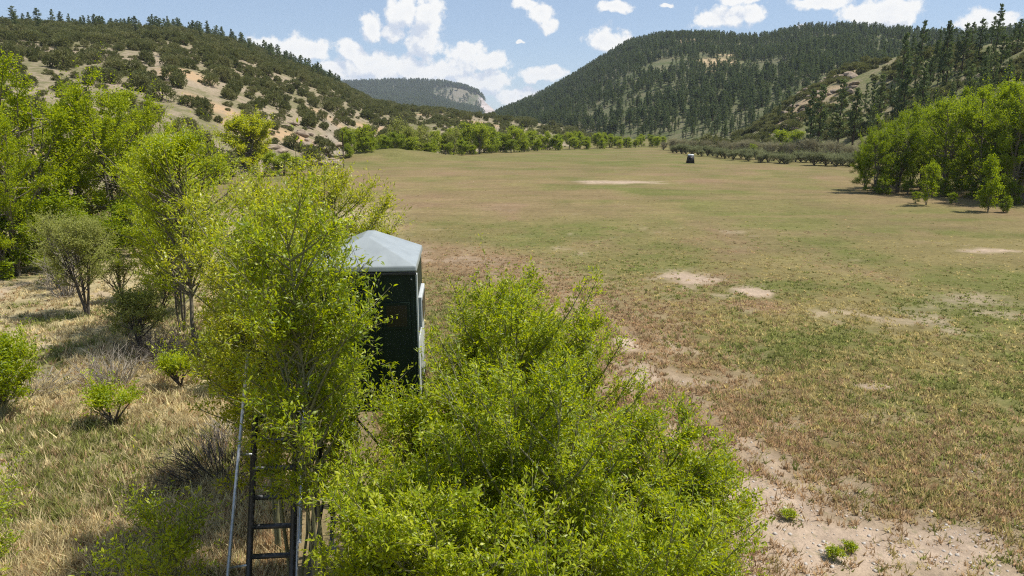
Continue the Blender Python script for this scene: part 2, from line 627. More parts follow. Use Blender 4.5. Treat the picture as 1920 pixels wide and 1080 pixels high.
# colours of what grows or lies on the valley floor, in world metres
def blob(x, y, cx, cy, rx, ry, ang=0.0, soft=0.6, seed=0, rough=0.5):
    ca, sa = math.cos(ang), math.sin(ang)
    u = ((x - cx) * ca + (y - cy) * sa) / rx
    v = (-(x - cx) * sa + (y - cy) * ca) / ry
    d = np.hypot(u, v) + (fbm(x / (0.35 * rx + .3), y / (0.35 * ry + .3), seed, 3) - 0.5) * 2 * rough
    return 1 - sstep(1 - soft, 1 + soft * 0.4, d)


def seg_dist(x, y, pts):
    best = np.full(np.shape(x), 1e9)
    for (x0, y0), (x1, y1) in zip(pts[:-1], pts[1:]):
        dx, dy = x1 - x0, y1 - y0
        t = np.clip(((x - x0) * dx + (y - y0) * dy) / (dx * dx + dy * dy), 0, 1)
        best = np.minimum(best, np.hypot(x - x0 - t * dx, y - y0 - t * dy))
    return best


TRACK = [gp(820, 470), gp(930, 505), gp(1060, 570), gp(1190, 680), gp(1290, 790), gp(1480, 960), gp(1700, 1090), gp(2000, 1300)]
BARE = [(gp(1290, 520), 1.7, 1.3), (gp(1412, 546), 0.9, 1.0), (gp(1160, 342), 6.0, 3.0), (gp(1855, 471), 1.6, .8), (gp(1205, 715), .6, 1.3), (gp(1170, 650), .45, 1.0),
        (gp(1560, 1010), 2.2, 1.3), (gp(1440, 930), 1.1, .9), (gp(1760, 1020), 2.2, 1.1), (gp(1340, 915), .8, .7), (gp(1640, 725), 0.6, 0.25)]


def cover(x, y):
    """weights: bare soil, green, russet, dry straw"""
    r = np.hypot(x, y)
    n1 = fbm(x / 9.0 + 3, y / 13.0, 41, 4)
    n2 = fbm(x / 5.0, y / 7.0 + 7, 47, 4)
    n3 = fbm(x / 1.3, y / 1.3, 53, 3)
    n4 = fbm(x / 30.0, y / 45.0 + 4, 59, 3)
    left = sstep(-1.5, -5.5, x + 0.12 * (y - 8)) * sstep(75, 50, r)
    green = sstep(0.44, 0.60, n1 * 0.65 + n3 * 0.2 + n4 * 0.15)
    russet = sstep(0.49, 0.66, n2 * 0.7 + n4 * 0.3)
    dtr = seg_dist(x, y, TRACK)
    tr = np.exp(-(dtr / 3.4) ** 2)
    rut = np.exp(-((dtr - 0.75) / 0.28) ** 2) * sstep(36, 24, r)
    bare = sstep(0.60, 0.78, n3 * 0.45 + n2 * 0.25 + (1 - n1) * 0.3) * 0.6 * sstep(70, 45, r)
    near = sstep(24, 11, r) * sstep(1.5, 4.0, x)
    bare = bare + near * 0.30 * sstep(0.42, 0.66, n3) + tr * 0.22 * sstep(0.45, .65, n3) + rut * 0.28
    for i, ((bx, by), rx, ry) in enumerate(BARE + [(gp(1800, 600), 4.0, 2.0), (gp(1880, 560), 3.5, 1.6), (gp(1640, 590), 3.0, 1.2)]):
        bare = np.maximum(bare, blob(x, y, bx, by, rx, ry, 0, .6, 60 + i, .6) * (1.0 if i < len(BARE) else .55 * sstep(.35, .6, n3)))
    bare = np.maximum(bare, near * sstep(13.8, 10.0, y + 0.1 * x) * 0.75 * sstep(.25, .5, n2 * .5 + n3 * .5))
    # the brown stretch in the middle distance on the left, greener far end
    russet = np.maximum(russet, np.clip(tr * 1.5, 0, 1))
    far_green = sstep(105, 150, y) * 0.8
    mid_brown = np.exp(-((y - 78 - 0.2 * x) / 24) ** 2) * 0.75 * sstep(0.35, .6, n2 * .6 + n4 * .4)
    russet = np.clip(np.maximum(russet * (1 - far_green * 0.8), mid_brown), 0, 1)
    green = np.clip(np.maximum(green, far_green) * (1 - tr * 0.8) * (1 - mid_brown * .6), 0, 1)
    streak = fbm(x / 20.0, y / 5.0, 97, 4)
    stf = sstep(40, 65, r)
    russet = np.clip(np.maximum(russet, stf * .60 * sstep(.50, .62, streak)), 0, 1)
    green = green * (1 - stf * .60 * sstep(.50, .60, streak)) * (1 - stf * .3 * sstep(.50, .38, streak))
    for (gx, gy), rx, ry in ((gp(1050, 440), 9, 8), (gp(1500, 640), 4, 3.5), (gp(1760, 740), 5, 2.0), (gp(1180, 500), 6, 3), (gp(1420, 540), 5, 2)):
        gblob = blob(x, y, gx, gy, rx, ry, .3, .8, 77, .6) * (0.5 + 0.5 * sstep(.35, .6, n3))
        green = np.maximum(green, gblob)
        russet = russet * (1 - 0.8 * gblob)
    pale = sstep(27, 13, r) * sstep(2.0, 5.0, x) * (0.35 + .65 * sstep(.35, .6, n2))
    green = green * (1 - .55 * pale)
    russet = russet * (1 - .45 * pale)
    dry = np.clip(1 - np.maximum(green, russet), 0, 1)
    # left: straw with a few green places
    lg = sstep(0.46, 0.62, fbm(x / 2.4, y / 2.4, 71, 4))
    green = green * (1 - left) + lg * 0.5 * left
    russet = russet * (1 - left) + 0.20 * n2 * left
    dry = dry * (1 - left) + (1 - lg * 0.7) * left
    lb = sstep(0.62, 0.75, fbm(x / 2.2 + 5, y / 2.2, 83, 3)) * 0.8
    bare = np.clip(bare * (1 - left) + lb * left, 0, 1)
    return bare, green, russet, dry, left


C_SOIL = np.array([0.370, 0.285, 0.210])
C_GREEN = np.array([0.114, 0.120, 0.036])
C_RUSSET = np.array([0.198, 0.138, 0.078])
C_DRY = np.array([0.172, 0.142, 0.060])
C_STRAW = np.array([0.360, 0.300, 0.170])


def cover_col(x, y):
    bare, green, russet, dry, left = cover(x, y)
    dcol = C_DRY[None] * (1 - left[:, None]) + C_STRAW[None] * left[:, None]
    s = green + russet + dry + 1e-6
    c = (green[:, None] * C_GREEN + russet[:, None] * C_RUSSET + dry[:, None] * dcol) / s[:, None]
    c = c * (1 - bare[:, None]) + C_SOIL * bare[:, None]
    far = sstep(60, 170, np.hypot(x, y))
    c = c * (0.86 + 0.28 * fbm(x / 4, y / 4, 91, 3))[:, None]
    return c, bare


def ground_mat():
    m, b = new_mat('meadow_soil')
    a = b.n('ShaderNodeAttribute', attribute_name='col')
    geo = b.n('ShaderNodeNewGeometry')
    pos = geo.outputs['Position']
    n1 = b.noise(pos, 2.2, 8.0, 0.68)
    n2 = b.noise(pos, 14.0, 6.0, 0.7)
    n3 = b.noise(b.vmath('MULTIPLY', pos, (0.35, 1.0, 1.0)), 0.55, 6.0, 0.65)
    v = b.math('ADD', b.math('MULTIPLY', n1, 0.9), b.math('MULTIPLY', n2, 0.7))
    v = b.math('ADD', v, b.math('MULTIPLY', n3, 0.6))
    f = b.maprange(v, 0.72, 1.48, 0.55, 1.45)
    c = b.vmath('SCALE', a.outputs['Color'])
    b.link(f, c.node.inputs['Scale'])
    # small straw and green flecks
    fl = b.ramp(b.noise(pos, 5.5, 5.0, 0.7), [(0.57, 0.0), (0.66, 1.0)])
    c2 = b.mix(b.math('MULTIPLY', fl, 0.30), c, (0.36, 0.29, 0.16))
    fl2 = b.ramp(b.noise(b.vmath('ADD', pos, (31, 7, 0)), 4.0, 5.0, 0.7), [(0.56, 0.0), (0.66, 1.0)])
    c3 = b.mix(b.math('MULTIPLY', fl2, 0.32), c2, (0.085, 0.105, 0.030))
    p = b.n('ShaderNodeBsdfPrincipled')
    b.link(c3, p.inputs['Base Color'])
    p.inputs['Roughness'].default_value = 0.95
    p.inputs['Specular IOR Level'].default_value = 0.05
    bp = b.n('ShaderNodeBump')
    bp.inputs['Strength'].default_value = 0.6
    bp.inputs['Distance'].default_value = 0.12
    b.link(v, bp.inputs['Height'])
    b.link(bp.outputs[0], p.inputs['Normal'])
    out(b, p.outputs[0])
    return m


def hill_mat(name, soil1, soil2, grass, rock, rock_amt=0.5, orange=None, scale=0.05):
    m, b = new_mat(name)
    geo = b.n('ShaderNodeNewGeometry')
    pos = geo.outputs['Position']
    n1 = b.noise(pos, scale, 6.0, 0.6)
    n2 = b.noise(pos, scale * 9, 6.0, 0.65)
    c = b.mix(b.maprange(n2, 0.35, 0.65), soil1, soil2)
    c = b.mix(b.maprange(b.math('ADD', n1, b.math('MULTIPLY', n2, 0.9)), 0.86, 1.04), c, grass)
    n3 = b.noise(pos, scale * 40, 4.0, 0.7)
    c = b.mix(b.maprange(n3, 0.54, 0.66, 0, .55), c, tuple(x * .55 for x in grass))
    if orange is not None:
        a = b.n('ShaderNodeAttribute', attribute_name='col')
        c = b.mix(b.math('MULTIPLY', a.outputs['Fac'], b.maprange(n2, 0.3, 0.5)), c, orange)
    sep = b.n('ShaderNodeSeparateXYZ')
    b.link(geo.outputs['Normal'], sep.inputs[0])
    st = b.maprange(b.math('SUBTRACT', sep.outputs[2], b.math('MULTIPLY', n2, 0.18)), 0.78, 0.66, 0, rock_amt)
    band = b.noise(b.vmath('MULTIPLY', pos, (0.02, 0.02, 0.9)), 0.16 if scale < 0.02 else 1.0, 5.0, 0.6)
    rk = b.mix(b.maprange(band, 0.4, 0.6), rock, tuple(x * 0.6 for x in rock))
    c = b.mix(st, c, rk)
    p = b.n('ShaderNodeBsdfPrincipled')
    b.link(c, p.inputs['Base Color'])
    p.inputs['Roughness'].default_value = 0.95
    p.inputs['Specular IOR Level'].default_value = 0.05
    bp = b.n('ShaderNodeBump')
    bp.inputs['Strength'].default_value = 0.7
    bp.inputs['Distance'].default_value = 1.0
    b.link(n2, bp.inputs['Height'])
    b.link(bp.outputs[0], p.inputs['Normal'])
    out(b, p.outputs[0])
    return m


M_ground = ground_mat()
M_lhill = hill_mat('left_hill_soil', (0.25, 0.20, 0.14), (0.32, 0.26, 0.185), (0.15, 0.14, 0.07), (0.30, 0.26, 0.21), 0.6, orange=(0.36, 0.25, 0.145))
M_rhill = hill_mat('right_mountain_soil', (0.12, 0.118, 0.065), (0.16, 0.145, 0.085), (0.08, 0.095, 0.04), (0.36, 0.30, 0.22), 0.6, orange=(0.40, 0.30, 0.18))
M_spur = hill_mat('spur_soil', (0.19, 0.165, 0.095), (0.25, 0.21, 0.13), (0.13, 0.14, 0.055), (0.34, 0.275, 0.195), 0.9, orange=(0.36, 0.265, 0.165), scale=0.08)
M_mesa = hill_mat('mesa_rock', (0.16, 0.145, 0.11), (0.2, 0.17, 0.13), (0.09, 0.10, 0.06), (0.42, 0.37, 0.35), 1.0, scale=0.012)

# polar sheet round the camera: fine in front, coarse behind
th_f = np.radians(np.concatenate([np.arange(-180, -56, 4.0), np.arange(-56, 56.01, 0.36), np.arange(60, 180.1, 4.0)]))
rr = np.concatenate([[0.0], 1.5 * np.exp(np.arange(0, 480) * 0.0172)])
rr = rr[rr < 4300]
TH, RR = np.meshgrid(th_f, rr, indexing='ij')
GX, GY = RR * np.sin(TH), RR * np.cos(TH)
GZ, GI = ground_h(GX, GY, True)
nth, nr = TH.shape
idx = np.arange(nth * nr).reshape(nth, nr)
Q = np.stack([idx[:-1, :-1], idx[:-1, 1:], idx[1:, 1:], idx[1:, :-1]], -1).reshape(-1, 4)
flatI = GI.ravel()
fid = flatI[Q].max(1)
fid = np.where((flatI[Q] == 0).sum(1) >= 2, 0, fid)
allV = np.stack([GX, GY, GZ], -1).reshape(-1, 3)
names = ['ground', 'left_hillside', 'wooded_mountain', 'rocky_spur', 'far_mesa']
gmats = [M_ground, M_lhill, M_rhill, M_spur, M_mesa]


def hill_spots(k, x, y):
    """0..1 where bare coloured earth shows on a hill"""
    v = np.zeros_like(x)
    spots = {1: [((400, 195), 150, 6), ((350, 165), 180, 7), ((620, 205), 200, 8), ((700, 215), 230, 9), ((900, 222), 300, 12), ((460, 222), 140, 6), ((560, 232), 150, 5), ((515, 218), 146, 4), ((300, 225), 98, 4), ((110, 195), 104, 5), ((820, 212), 330, 16)],
             2: [((1290, 120), 750, 14), ((1400, 110), 700, 12), ((1345, 158), 600, 16), ((1338, 170), 560, 12), ((1360, 145), 640, 12), ((1215, 90), 860, 18)],
             3: [((1530, 160), 242, 11), ((1560, 130), 262, 9), ((1500, 185), 228, 8), ((1590, 120), 270, 8), ((1540, 175), 222, 6)]}.get(k, [])
    for (px, py), d, s in spots:
        a, e = azel(px, py)
        cx, cy2 = d * math.sin(a), d * math.cos(a)
        v = np.maximum(v, 1 - sstep(0.5, 1.2, np.hypot(x - cx, y - cy2) / s + (fbm(x / 5, y / 5, 7, 3) - .5)))
    return v


for k in range(5):
    q = Q[fid == k]
    used = np.unique(q)
    remap = np.full(len(allV), -1)
    remap[used] = np.arange(len(used))
    V = allV[used]
    if k == 0:
        c, _ = cover_col(V[:, 0], V[:, 1])
    else:
        c = np.repeat(hill_spots(k, V[:, 0], V[:, 1])[:, None], 3, 1)
    me = mesh_np(names[k], V, remap[q], gmats[k], True, {'col': c})
    o = link(names[k], me)
    tag(o, kind='structure')

# ------------------------------------------------------------------ plant generators


def leafy(seed, h, prof, stems=2, spread=0.3, nb=60, tw=12, lpt=14, L=0.08, Wd=0.02, low=0.15, up=(25, 60), tl=0.35, r0=0.03,
          detail=True, twig_r=0.004, wood_sides=5, shoots=12, jitter=0.35, wob=0.05, tip=.22, fine_leaf=True):
    """returns (wood V,F), (leaf V,F).  prof(u): crown radius at height fraction u"""
    rng = np.random.default_rng(seed)
    wood = Geo()
    ns = 9
    S = []
    for k in range(stems):
        az = rng.uniform(0, 2 * math.pi)
        lean = spread * rng.uniform(0.35, 1.0) if stems > 1 else spread * 0.3
        s = np.linspace(0, 1, ns)
        hh = h * (1.0 if k == 0 else rng.uniform(0.75, 0.98))
        base = np.array([math.cos(az), math.sin(az), 0]) * (0.04 * h * 0.3 if stems > 1 else 0)
        p = base + np.stack([np.cos(az) * lean * s ** 1.2, np.sin(az) * lean * s ** 1.2, s * hh], 1)
        p[1:, :2] += np.cumsum(rng.normal(0, wob * h / ns, (ns - 1, 2)), 0)
        p[0, 2] = -0.15
        rad = r0 * (1 - s) ** 0.8 * rng.uniform(.7, 1) + twig_r
        S.append(p)
        V, F = tubes(p[None], rad[None], wood_sides + 1)
        wood.add(V, F)
    S = np.array(S)
    # branches
    si = rng.integers(0, stems, nb)
    u = low + (0.97 - low) * rng.random(nb) ** 0.9
    fi = u * (ns - 1)
    i0 = np.minimum(fi.astype(int), ns - 2)
    fr = (fi - i0)[:, None]
    st = S[si, i0] * (1 - fr) + S[si, i0 + 1] * fr
    az = rng.uniform(0, 2 * math.pi, nb)
    el = np.radians(rng.uniform(up[0], up[1], nb))
    d = np.stack([np.cos(az) * np.cos(el), np.sin(az) * np.cos(el), np.sin(el)], 1)
    R = np.array([prof(x) for x in u])
    ln = R * rng.uniform(0.55, 1.12, nb) / np.maximum(np.cos(el), 0.45)
    room = np.maximum(h * 1.0 - st[:, 2], 0.10 * h * rng.random(nb) + .03 * h)
    ln = np.minimum(ln, room / np.maximum(np.sin(el) * 1.12, .05))
    mseg = 5
    s = np.linspace(0, 1, mseg)[None, :, None]
    side = rand_unit(rng, nb) * 0.16
    curv = np.array([0, 0, 1.0]) * rng.uniform(-0.08, 0.30, nb)[:, None]
    BP = st[:, None] + d[:, None] * (ln[:, None, None] * s) + ((side + curv) * ln[:, None])[:, None] * s ** 2
    br = (0.25 * r0 + 0.012 * ln)[:, None] * (1 - np.linspace(0, 1, mseg))[None] * 0.6 + twig_r
    V, F = tubes(BP, br, wood_sides - 1 if wood_sides > 3 else 3)
    wood.add(V, F)
    # twigs
    nt_ = nb * tw
    bi = np.repeat(np.arange(nb), tw)
    ss = tip + (1 - tip) * rng.random(nt_) ** 0.75
    f2 = ss * (mseg - 1)
    j0 = np.minimum(f2.astype(int), mseg - 2)
    ff = (f2 - j0)[:, None]
    ts = BP[bi, j0] * (1 - ff) + BP[bi, j0 + 1] * ff
    bd = norm(BP[bi, j0 + 1] - BP[bi, j0])
    td = norm(bd * 0.55 + rand_unit(rng, nt_) * 0.75 + np.array([0, 0, 0.38]))
    tlen = tl * rng.uniform(0.45, 1.25, nt_)
    # long upright shoots
    if shoots:
        k = rng.integers(0, nb, shoots)
        ts = np.concatenate([ts, BP[k, -1]])
        td = np.concatenate([td, norm(rand_unit(rng, shoots) * 0.35 + np.array([0, 0, 1.0]))])
        tlen = np.concatenate([tlen, tl * rng.uniform(1.6, 2.9, shoots)])
    # stem tops carry leaves too
    kt = 10 * stems
    sk = np.repeat(np.arange(stems), 10)
    sf = rng.uniform(0.8, 1.0, kt) * (ns - 1)
    a0 = np.minimum(sf.astype(int), ns - 2)
    fr2 = (sf - a0)[:, None]
    ts = np.concatenate([ts, S[sk, a0] * (1 - fr2) + S[sk, a0 + 1] * fr2])
    td = np.concatenate([td, norm(rand_unit(rng, kt) * 0.8 + np.array([0, 0, .8]))])
    tlen = np.concatenate([tlen, tl * rng.uniform(0.8, 1.5, kt)])
    n = len(ts)
    bend = rand_unit(rng, n) * 0.22 + np.array([0, 0, -0.05])
    if twig_r > 0 and detail:
        s3 = np.linspace(0, 1, 2)[None, :, None]
        TP = ts[:, None] + td[:, None] * (tlen[:, None, None] * s3) + (bend * tlen[:, None])[:, None] * s3 ** 2
        tr = np.broadcast_to(np.array([1.0, .35]) * twig_r, (n, 2))
        V, F = tubes(TP, tr, 3)
        wood.add(V, F)
    li = np.repeat(np.arange(n), lpt)
    m = len(li)
    q = (np.tile(np.arange(lpt), n) + rng.random(m)) / lpt
    q = q ** 0.85
    C = ts[li] + td[li] * (tlen[li] * q)[:, None] + bend[li] * (tlen[li] * q * q)[:, None]
    C = C + rng.normal(0, L * jitter, (m, 3))
    D = norm(td[li] * 0.55 + rand_unit(rng, m) * 0.85 + np.array([0, 0, 0.05]))
    N = norm(rand_unit(rng, m) * .8 + np.array([0.35, 0, 0.9]))
    LV, LF = leaves(C, D, N, L * rng.uniform(0.45, 1.25, m), Wd * rng.uniform(0.7, 1.25, m), detail and fine_leaf)
    return wood.arrays(), (LV, LF)


def conifer(seed, h, n_whorl=16, lowf=0.2, rbase=2.4, clump=0.55, pine=True, dens=1.0, round_top=0.5):
    rng = np.random.default_rng(seed)
    wood = Geo()
    s = np.linspace(0, 1, 7)
    p = np.stack([np.cumsum(rng.normal(0, 0.012 * h / 6, 7)), np.cumsum(rng.normal(0, 0.012 * h / 6, 7)), s * h * 0.98], 1)
    p[0, 2] = -0.6
    wood.tube(p, (1 - s) * 0.02 * h + 0.03, 6, cap=False)
    C, D, Ls = [], [], []
    lop = rng.uniform(0, 2 * math.pi)
    for w in range(n_whorl):
        u = lowf + (1 - lowf) * (w + rng.uniform(-.35, .35)) / (n_whorl - 1)
        u = min(max(u, lowf), 0.985)
        v = (u - lowf) / (1 - lowf)
        rad = rbase * min(1.0, (0.42 + 2.4 * v)) * (1 - v ** (1.0 + round_top * 1.6)) ** 0.85 + 0.25
        c0 = np.array([np.interp(u, s, p[:, 0]), np.interp(u, s, p[:, 1]), u * h])
        k = rng.integers(3, 6)
        for a in rng.uniform(0, 2 * math.pi, k):
            if rng.random() < 0.10:
                continue
            ln = rad * rng.uniform(0.5, 1.15) * (1 + 0.18 * math.cos(a - lop))
            e = rng.uniform(-0.22, 0.35) + 0.5 * v
            d = np.array([math.cos(a) * math.cos(e), math.sin(a) * math.cos(e), math.sin(e)])
            pts = np.stack([c0 + d * ln * t + np.array([0, 0, 0.10 * ln * t * t]) for t in (0, .5, 1)])
            wood.tube(pts, [0.035 + .006 * ln, .02, .008], 3, cap=False)
            m = max(4, int(dens * (7 + ln * 9)))
            t = 0.25 + 0.75 * rng.random(m) ** 0.6
            q = c0 + d * (ln * t)[:, None] + np.array([0, 0, 0.10]) * (ln * t * t)[:, None]
            q = q + rng.normal(0, 0.16 + 0.05 * ln, (m, 3)) * np.array([1, 1, .55])
            C.append(q)
            D.append(norm(d + rng.normal(0, 0.65, (m, 3)) + np.array([0, 0, .35])))
            Ls.append(np.full(m, clump) * rng.uniform(.6, 1.25, m))
    C, D, Ls = np.concatenate(C), np.concatenate(D), np.concatenate(Ls)
    N = norm(rand_unit(rng, len(C)) + np.array([0, 0, .6]))
    LV, LF = leaves(C - D * Ls[:, None] * .4, D, N, Ls, Ls * 0.5, False, 0.3)
    return wood.arrays(), (LV, LF)


def juniper(seed, h, r, n_cl=64, per=30, card=0.34):
    rng = np.random.default_rng(seed)
    wood = Geo()
    for k in range(3):
        a = rng.uniform(0, 6.28)
        e = np.array([math.cos(a) * .25 * r, math.sin(a) * .25 * r, h * .6])
        wood.tube(np.array([[0, 0, -.4], e * .45 + rng.normal(0, .05, 3), e]), [0.13, 0.09, 0.03], 5, cap=False)
    d = rand_unit(rng, n_cl)
    d[:, 2] = np.where(d[:, 2] < 0, d[:, 2] * .75, d[:, 2])
    d = norm(d)
    lump = 0.62 + 0.42 * rng.random(n_cl)
    taper = np.where(d[:, 2] > 0.3, 1 - 0.25 * (d[:, 2] - .3), 1.0)
    cc = d * lump[:, None] * np.array([r, r, 0.56 * h]) * taper[:, None]
    cc[:, 2] += 0.44 * h
    m = n_cl * per
    ci = np.repeat(np.arange(n_cl), per)
    off = rand_unit(rng, m) * (rng.random(m) ** 0.5)[:, None] * (0.24 * r * rng.uniform(.7, 1.3, m))[:, None]
    C = cc[ci] + off
    C[:, 2] = np.maximum(C[:, 2], 0.12)
    D = norm(norm(off) * .8 + d[ci] * .5 + np.array([0, 0, .45]) + rng.normal(0, .35, (m, 3)))
    N = norm(rand_unit(rng, m) + d[ci] * .7)
    Ls = card * rng.uniform(.6, 1.3, m)
    LV, LF = leaves(C, D, N, Ls, Ls * .55, False, .3)
    return wood.arrays(), (LV, LF)


def twiggy(seed, h, r, n=60, sub=4, rad=0.012, curl=0.25, flat=1.0, sides=3):
    """leafless shrub: many fine stems that fork"""
    rng = np.random.default_rng(seed)
    m = 5
    s = np.linspace(0, 1, m)[None, :, None]
    az = rng.uniform(0, 6.283, n)
    out_ = r * np.sqrt(rng.random(n))
    top = np.stack([np.cos(az) * out_, np.sin(az) * out_, h * rng.uniform(.5, 1.05, n) * np.sqrt(np.maximum(0.05, 1 - (out_ / r * .85) ** 2)) * flat], 1)
    base = np.stack([np.cos(az) * out_ * .3, np.sin(az) * out_ * .3, np.full(n, -.08)], 1)
    P = base[:, None] * (1 - s) + top[:, None] * s + (rand_unit(rng, n) * curl * h)[:, None] * (s * (1 - s)) * 1.5
    R = np.broadcast_to(np.linspace(1, .35, m) * rad, (n, m)) * rng.uniform(.6, 1.4, n)[:, None]
    g = Geo()
    g.add(*tubes(P, R, sides))
    k = n * sub
    bi = np.repeat(np.arange(n), sub)
    q = rng.uniform(.35, .95, k) * (m - 1)
    j = np.minimum(q.astype(int), m - 2)
    f = (q - j)[:, None]
    st = P[bi, j] * (1 - f) + P[bi, j + 1] * f
    d = norm(norm(P[bi, j + 1] - P[bi, j]) + rand_unit(rng, k) * .8)
    ln = h * rng.uniform(.12, .38, k)
    s2 = np.linspace(0, 1, 3)[None, :, None]
    P2 = st[:, None] + d[:, None] * ln[:, None, None] * s2 + (rand_unit(rng, k) * .25 * ln[:, None])[:, None] * s2 ** 2
    P2[..., 2] = np.maximum(P2[..., 2], -0.02)
    g.add(*tubes(P2, np.broadcast_to(np.array([.5, .35, .15]) * rad, (k, 3)), 3))
    return g.arrays()


def proto(name, arr, leafm, woodm):
    (wv, wf), (lv, lf) = arr
    return (mesh_np(name + '_crown', lv, lf, leafm), mesh_np(name + '_trunk', wv, wf, woodm, True))


def plant(name, pr, loc, rz=0.0, scale=1.0, label=None, cat='tree', group=None, tilt=(0, 0), parts=('crown', 'trunk')):
    e = link(name, None, None, loc, (tilt[0], tilt[1], rz), scale)
    e.empty_display_size = 0.5
    tag(e, label, cat, group)
    kids = []
    for me, pn in zip(pr, parts):
        kids.append(link(pn, me, e))
    return e, kids


ORD = ['first', 'second', 'third', 'fourth', 'fifth', 'sixth', 'seventh', 'eighth', 'ninth', 'tenth', 'eleventh', 'twelfth', 'thirteenth', 'fourteenth', 'fifteenth', 'sixteenth',
       'seventeenth', 'eighteenth', 'nineteenth', 'twentieth']


def ordinal(i):
    if i < 20:
        return ORD[i]
    t = ['twenty', 'thirty', 'forty', 'fifty', 'sixty', 'seventy', 'eighty', 'ninety'][(i + 1) // 10 - 2]
    u = (i + 1) % 10
    return (t[:-1] + 'ieth') if u == 0 else t + '-' + ORD[u - 1]


def pix(x, y, z):
    """where a world point falls in the photograph"""
    cp, sp = math.cos(PITCH), math.sin(PITCH)
    dz = z - CAM_Z
    f = y * cp - dz * sp
    u = y * sp + dz * cp
    return 960 + FPX * x / f, 540 - FPX * u / f


def polar(px, d, py=250):
    a, _ = azel(px, py)
    return d * math.sin(a), d * math.cos(a)


# ------------------------------------------------------------------ hillside trees
rng0 = np.random.default_rng(5)
P_PINE = [proto('pine_%d' % i, conifer(100 + i, 12.0, 17 + i % 3, [.16, .22, .12, .28, .18, .2][i], [2.1, 2.3, 2.5, 1.9, 2.2, 2.7][i], .62, True, 0.9, [.3, .7, .5, .9, .2, .6][i]), M_pine, M_pbark) for i in range(6)]
P_JUN = [proto('juniper_%d' % i, juniper(200 + i, [3.2, 3.6, 2.8, 4.0, 3.3][i], [1.9, 1.7, 2.0, 1.75, 2.2][i]), M_jun, M_pbark) for i in range(5)]


def scatter_hill(k, n, rmin, rmax, thmin, thmax, dens, seed):
    r_ = np.random.default_rng(seed)
    r = np.sqrt(r_.uniform(rmin ** 2, rmax ** 2, n))
    th = np.radians(r_.uniform(thmin, thmax, n))
    x, y = r * np.sin(th), r * np.cos(th)
    z, ids_ = ground_h(x, y, True)
    h, t = hill_h(k, x, y, True)
    keep = (ids_ == k + 1) & (t < 1.06) & (t > 0.0)
    keep &= r_.random(n) < dens(x, y, t, th)
    return x[keep], y[keep], z[keep], t[keep]


def scatter_grid(k, cell, x0, x1, y0, y1, dens, seed, jit=.42):
    r_ = np.random.default_rng(seed)
    gx, gy = np.meshgrid(np.arange(x0, x1, cell), np.arange(y0, y1, cell))
    x = gx.ravel() + (np.arange(gx.shape[0]) % 2).repeat(gx.shape[1]) * cell / 2 + r_.uniform(-jit, jit, gx.size) * cell
    y = gy.ravel() + r_.uniform(-jit, jit, gx.size) * cell
    th = np.arctan2(x, y)
    z, ids_ = ground_h(x, y, True)
    h, t = hill_h(k, x, y, True)
    keep = (ids_ == k + 1) & (t < 1.06) & (t > 0.0) & (r_.random(len(x)) < dens(x, y, t, th)) & (np.abs(th) < math.radians(47))
    return x[keep], y[keep], z[keep], t[keep]


def d_left(x, y, t, th):
    n = fbm(x / 15, y / 15, 301, 4)
    n2 = fbm(x / 60, y / 60, 305, 3)
    lowp = sstep(0.62, 0.22, t)                                           # tan openings on the lower slope
    v = lowp * (0.34 + .30 * sstep(0.38, 0.54, n)) + (1 - lowp) * (0.42 + .40 * sstep(0.30, 0.48, n))
    toe = sstep(math.radians(-11), math.radians(-6), th)                  # the toe running right is sparser
    v = v * (1 - 0.68 * toe)
    return v * (1 - 0.85 * hill_spots(1, x, y))


def d_right(x, y, t, th):
    n = fbm(x / 60, y / 60, 311, 4)
    return sstep(0.22, 0.45, n) * (1 - .9 * hill_spots(2, x, y)) * sstep(-0.01, .03, t)


def d_spur(x, y, t, th):
    n = fbm(x / 22, y / 22, 321, 3)
    a = sstep(math.radians(25.0), math.radians(30), th)
    return (0.06 + 0.94 * a) * sstep(.30, .50, n) * (1 - .9 * hill_spots(3, x, y))


jx, jy, jz, jt = scatter_grid(0, 3.9, -450, 140, 50, 600, d_left, 21)
o_ = np.argsort(np.hypot(jx, jy))
jx, jy, jz, jt = jx[o_], jy[o_], jz[o_], jt[o_]
jux, juy = pix(jx, jy, jz)
# the upper left ridge carries pines among the junipers
jpine = (rng0.random(len(jx)) < sstep(0.45, 0.9, jt) * 0.40 * (jux < 640))

rx, ry, rz_, rt = scatter_hill(1, 27000, 290, 1060, -5, 44, d_right, 22)
sx, sy, sz_, st_ = scatter_hill(2, 520, 110, 285, 14, 44, d_spur, 23)

# hand placed tall pines on the spur that break the skyline, then the scattered ones nearest first
TALL = [(1858, 10, 218, 4), (1768, 40, 205, 1), (1800, 44, 212, 3), (1828, 36, 215, 3), (1690, 60, 190, 0), (1640, 152, 178, 2), (1583, 150, 170, 4), (1545, 160, 172, 0), (1612, 165, 172, 1),
        (1530, 168, 174, 2), (1700, 130, 165, 5), (1735, 130, 160, 0), (1655, 140, 168, 4), (1820, 120, 158, 1), (1845, 128, 160, 3), (1905, 30, 205, 0), (1890, 110, 150, 2), (1925, 100, 160, 4),
        (1720, 40, 225, 2), (1775, 90, 190, 0)]
pts_p = []
for px, topy, d, v in TALL:
    x, y = polar(px, d, 150)
    z = gz(x, y)
    a, e = azel(px, topy)
    hh = min(max(CAM_Z + d * math.tan(e) - z, 7.0), 18.0)
    pts_p.append((x, y, z, hh, v, True))
o_ = np.argsort(np.hypot(sx, sy))
for i in o_:
    pts_p.append((sx[i], sy[i], sz_[i], 4.5 + 5.5 * rng0.random() ** 1.3, int(rng0.integers(0, 6)), False))

bg_pts = {'pine': [], 'jun': []}
n_ind = {'pine': 0, 'jun': 0}


